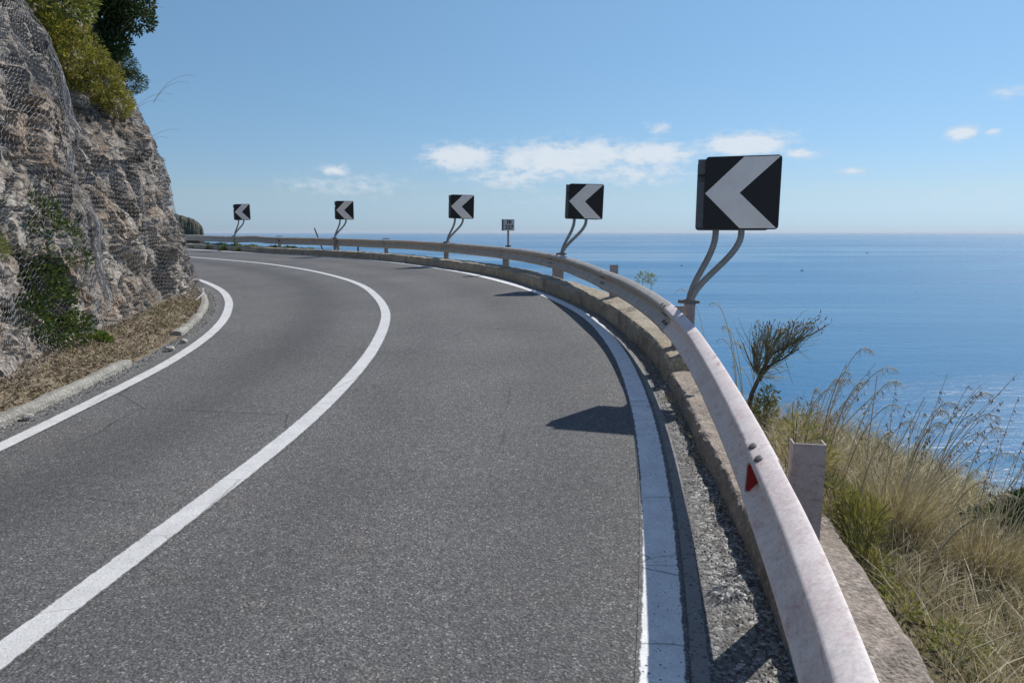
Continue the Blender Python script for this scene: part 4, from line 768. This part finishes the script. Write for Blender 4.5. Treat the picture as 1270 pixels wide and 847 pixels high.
for x, y, r, lab in ((-4.42, 5.75, .055, 'white stone on the verge litter at the near end of the inner kerb'), (-4.18, 5.72, .04, 'pale stone on the road side of the inner kerb'), (-4.42, 8.7, .05, 'flat grey stone in the gap between the two inner kerbs'), (-4.5, 9.25, .045, 'small stone at the road edge in the kerb gap'), (-4.75, 5.55, .10, 'large buff stone half buried on the verge')):
    d = unit(60); Q_ = d * r * (.75 + .5 * fbm(d * 2 + x * 7, 2, 151))[:, None] * [1.2, 1, .6]
    import bmesh
    bmx = bmesh.new(); [bmx.verts.new(p) for p in Q_]; bmesh.ops.convex_hull(bmx, input=bmx.verts); me = bpy.data.meshes.new('stone'); bmx.to_mesh(me); bmx.free(); me.materials.append(M['stone']); o = bpy.data.objects.new('stone', me); COL.objects.link(o); o.location = (x, y, plane(x, y) + r * .3 + .02); tag(o, lab, 'stone', 'loose stones by the cliff')

# ------------------------------------------------------------------ light, sky, camera
AZ, EL = 46.5, 46.5
sd = Vector((math.sin(R(AZ)) * math.cos(R(EL)), math.cos(R(AZ)) * math.cos(R(EL)), math.sin(R(EL))))
L = bpy.data.lights.new('sun', 'SUN'); L.energy = 4.5; L.angle = R(.53); L.color = (1, .955, .89); lo = bpy.data.objects.new('sun', L); COL.objects.link(lo); lo.rotation_euler = (-sd).to_track_quat('-Z', 'Y').to_euler(); lo.location = (20, 20, 30)
w = bpy.data.worlds.new('World'); SC.world = w; w.use_nodes = True; nt = w.node_tree; nt.nodes.clear(); N_ = nt.nodes.new; lk = nt.links.new
out = N_('ShaderNodeOutputWorld'); bg = N_('ShaderNodeBackground'); lk(bg.outputs[0], out.inputs[0]); bg.inputs[1].default_value = .12
sky = N_('ShaderNodeTexSky'); sky.sky_type = 'NISHITA'; sky.sun_disc = False; sky.sun_elevation = R(EL); sky.sun_rotation = R(AZ); sky.altitude = 0; sky.air_density = 1.0; sky.dust_density = .12; sky.ozone_density = 6.
def wm(op, a, b=0., c=None, clamp=False):
    n = N_('ShaderNodeMath'); n.operation = op; n.use_clamp = clamp
    for i, x in enumerate((a, b, c)):
        if x is None: continue
        if isinstance(x, bpy.types.NodeSocket): lk(x, n.inputs[i])
        else: n.inputs[i].default_value = x
    return n.outputs[0]
tc = N_('ShaderNodeTexCoord'); sx = N_('ShaderNodeSeparateXYZ'); lk(tc.outputs['Generated'], sx.inputs[0])
az = wm('MULTIPLY', wm('ARCTAN2', sx.outputs[0], sx.outputs[1]), 57.2958); el = wm('MULTIPLY', wm('ARCSINE', sx.outputs[2]), 57.2958)
cb = N_('ShaderNodeCombineXYZ'); lk(az, cb.inputs[0]); lk(wm('MULTIPLY', el, 2.2), cb.inputs[1])
def wn(scale, det, off, rough=.6):
    m = N_('ShaderNodeMapping'); m.inputs['Location'].default_value = off; lk(cb.outputs[0], m.inputs[0]); n = N_('ShaderNodeTexNoise'); n.inputs['Scale'].default_value = scale; n.inputs['Detail'].default_value = det; n.inputs['Roughness'].default_value = rough; lk(m.outputs[0], n.inputs[0]); return n.outputs[0]
CL = [(-4.26, 5.99, 2.56, .81, 1.), (3.61, 5.81, 5.05, 1.08, .95), (0, 4.42, 4.06, .95, .6), (6.54, 6.16, 3.34, .94, .9), (11.34, 6.08, 3.12, .73, .95), (10.11, 4.67, 4.92, .93, .6), (18.34, 6.66, 2.93, .71, 1.), (22.29, 5.85, 1.27, .44, .7), (32.55, 6.66, .96, .40, .9), (34.14, 6.59, .56, .28, .6), (35.0, 9.08, 1.13, .33, .6), (11.71, 8.02, 1.04, .40, .6), (-14.19, 4.78, 1.14, .46, .75), (-13.3, 3.68, 5.13, .79, .45), (25.88, 4.44, .77, .24, .7), (33.17, 2.35, 4.27, .79, .30), (4.3, 2.48, 10.09, .67, .25)]
mask = None
for a, e, ra, re, k in CL:
    da = wm('DIVIDE', wm('SUBTRACT', az, a), ra * 1.15); de = wm('DIVIDE', wm('SUBTRACT', el, e), re * 1.3); d2 = wm('ADD', wm('MULTIPLY', da, da), wm('MULTIPLY', de, de)); g_ = wm('MULTIPLY', wm('POWER', 2.71828, wm('MULTIPLY', d2, -.9)), k); mask = g_ if mask is None else wm('MAXIMUM', mask, g_)
AZB, ELB = wm('DIVIDE', wm('SUBTRACT', wm('MODULO', wm('ADD', az, 360.), 360.), 200.), 42.), wm('DIVIDE', wm('SUBTRACT', el, 13.), 9.)     # unseen cloud bank added behind the camera to brighten the shaded sign faces
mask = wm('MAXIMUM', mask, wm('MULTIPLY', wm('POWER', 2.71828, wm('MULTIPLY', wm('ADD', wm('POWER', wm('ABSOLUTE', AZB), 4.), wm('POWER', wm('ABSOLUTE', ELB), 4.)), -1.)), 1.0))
fn = wn(.75, 9, (3, 7, 0), .66); f2 = wn(.25, 3, (11, 2, 5))
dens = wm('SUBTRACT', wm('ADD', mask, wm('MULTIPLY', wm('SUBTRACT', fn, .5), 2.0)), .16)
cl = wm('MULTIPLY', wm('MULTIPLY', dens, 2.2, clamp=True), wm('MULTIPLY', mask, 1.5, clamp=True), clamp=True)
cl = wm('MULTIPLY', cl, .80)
rampc = wm('MULTIPLY', wm('ADD', wm('MULTIPLY', dens, 1.1), .25), 1., clamp=True)
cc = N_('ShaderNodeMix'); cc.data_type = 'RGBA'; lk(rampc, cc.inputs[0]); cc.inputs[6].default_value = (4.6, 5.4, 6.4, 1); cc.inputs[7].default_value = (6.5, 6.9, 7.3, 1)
tr = N_('ShaderNodeValToRGB'); lk(wm('DIVIDE', el, 40., clamp=True), tr.inputs[0]); ce = tr.color_ramp.elements     # moist sea air keeps the lowest sky blue
for i, (p_, c_) in enumerate(((0, (.45, .63, 1.0)), (.075, (.66, .70, .80)), (.24, (.81, .86, .84)), (.46, (1.0, 1.04, .93)), (1., (1.05, 1.0, .9)))):
    if i > 1: ce.new(.5)
    ce[i].position = p_; ce[i].color = (*c_, 1)
tm = N_('ShaderNodeMix'); tm.data_type = 'RGBA'; tm.blend_type = 'MULTIPLY'; tm.inputs[0].default_value = 1; lk(sky.outputs[0], tm.inputs[6]); lk(tr.outputs[0], tm.inputs[7])
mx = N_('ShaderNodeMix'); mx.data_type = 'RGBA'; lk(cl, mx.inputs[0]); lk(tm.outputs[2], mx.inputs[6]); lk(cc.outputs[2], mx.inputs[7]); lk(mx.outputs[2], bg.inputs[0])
cam = bpy.data.cameras.new('camera'); cam.sensor_width = 36; cam.lens = 36 * 847 / 1270; cam.clip_end = 200000; cam.clip_start = .05; co = bpy.data.objects.new('camera', cam); COL.objects.link(co); co.location = (0, 0, H0); co.rotation_euler = (R(90 - 9.089), 0, 0); SC.camera = co
SC.view_settings.view_transform = 'Standard'; SC.view_settings.look = 'None'; SC.view_settings.exposure = 0; SC.view_settings.gamma = 1
SC.cycles.max_bounces = 6; SC.cycles.transparent_max_bounces = 8
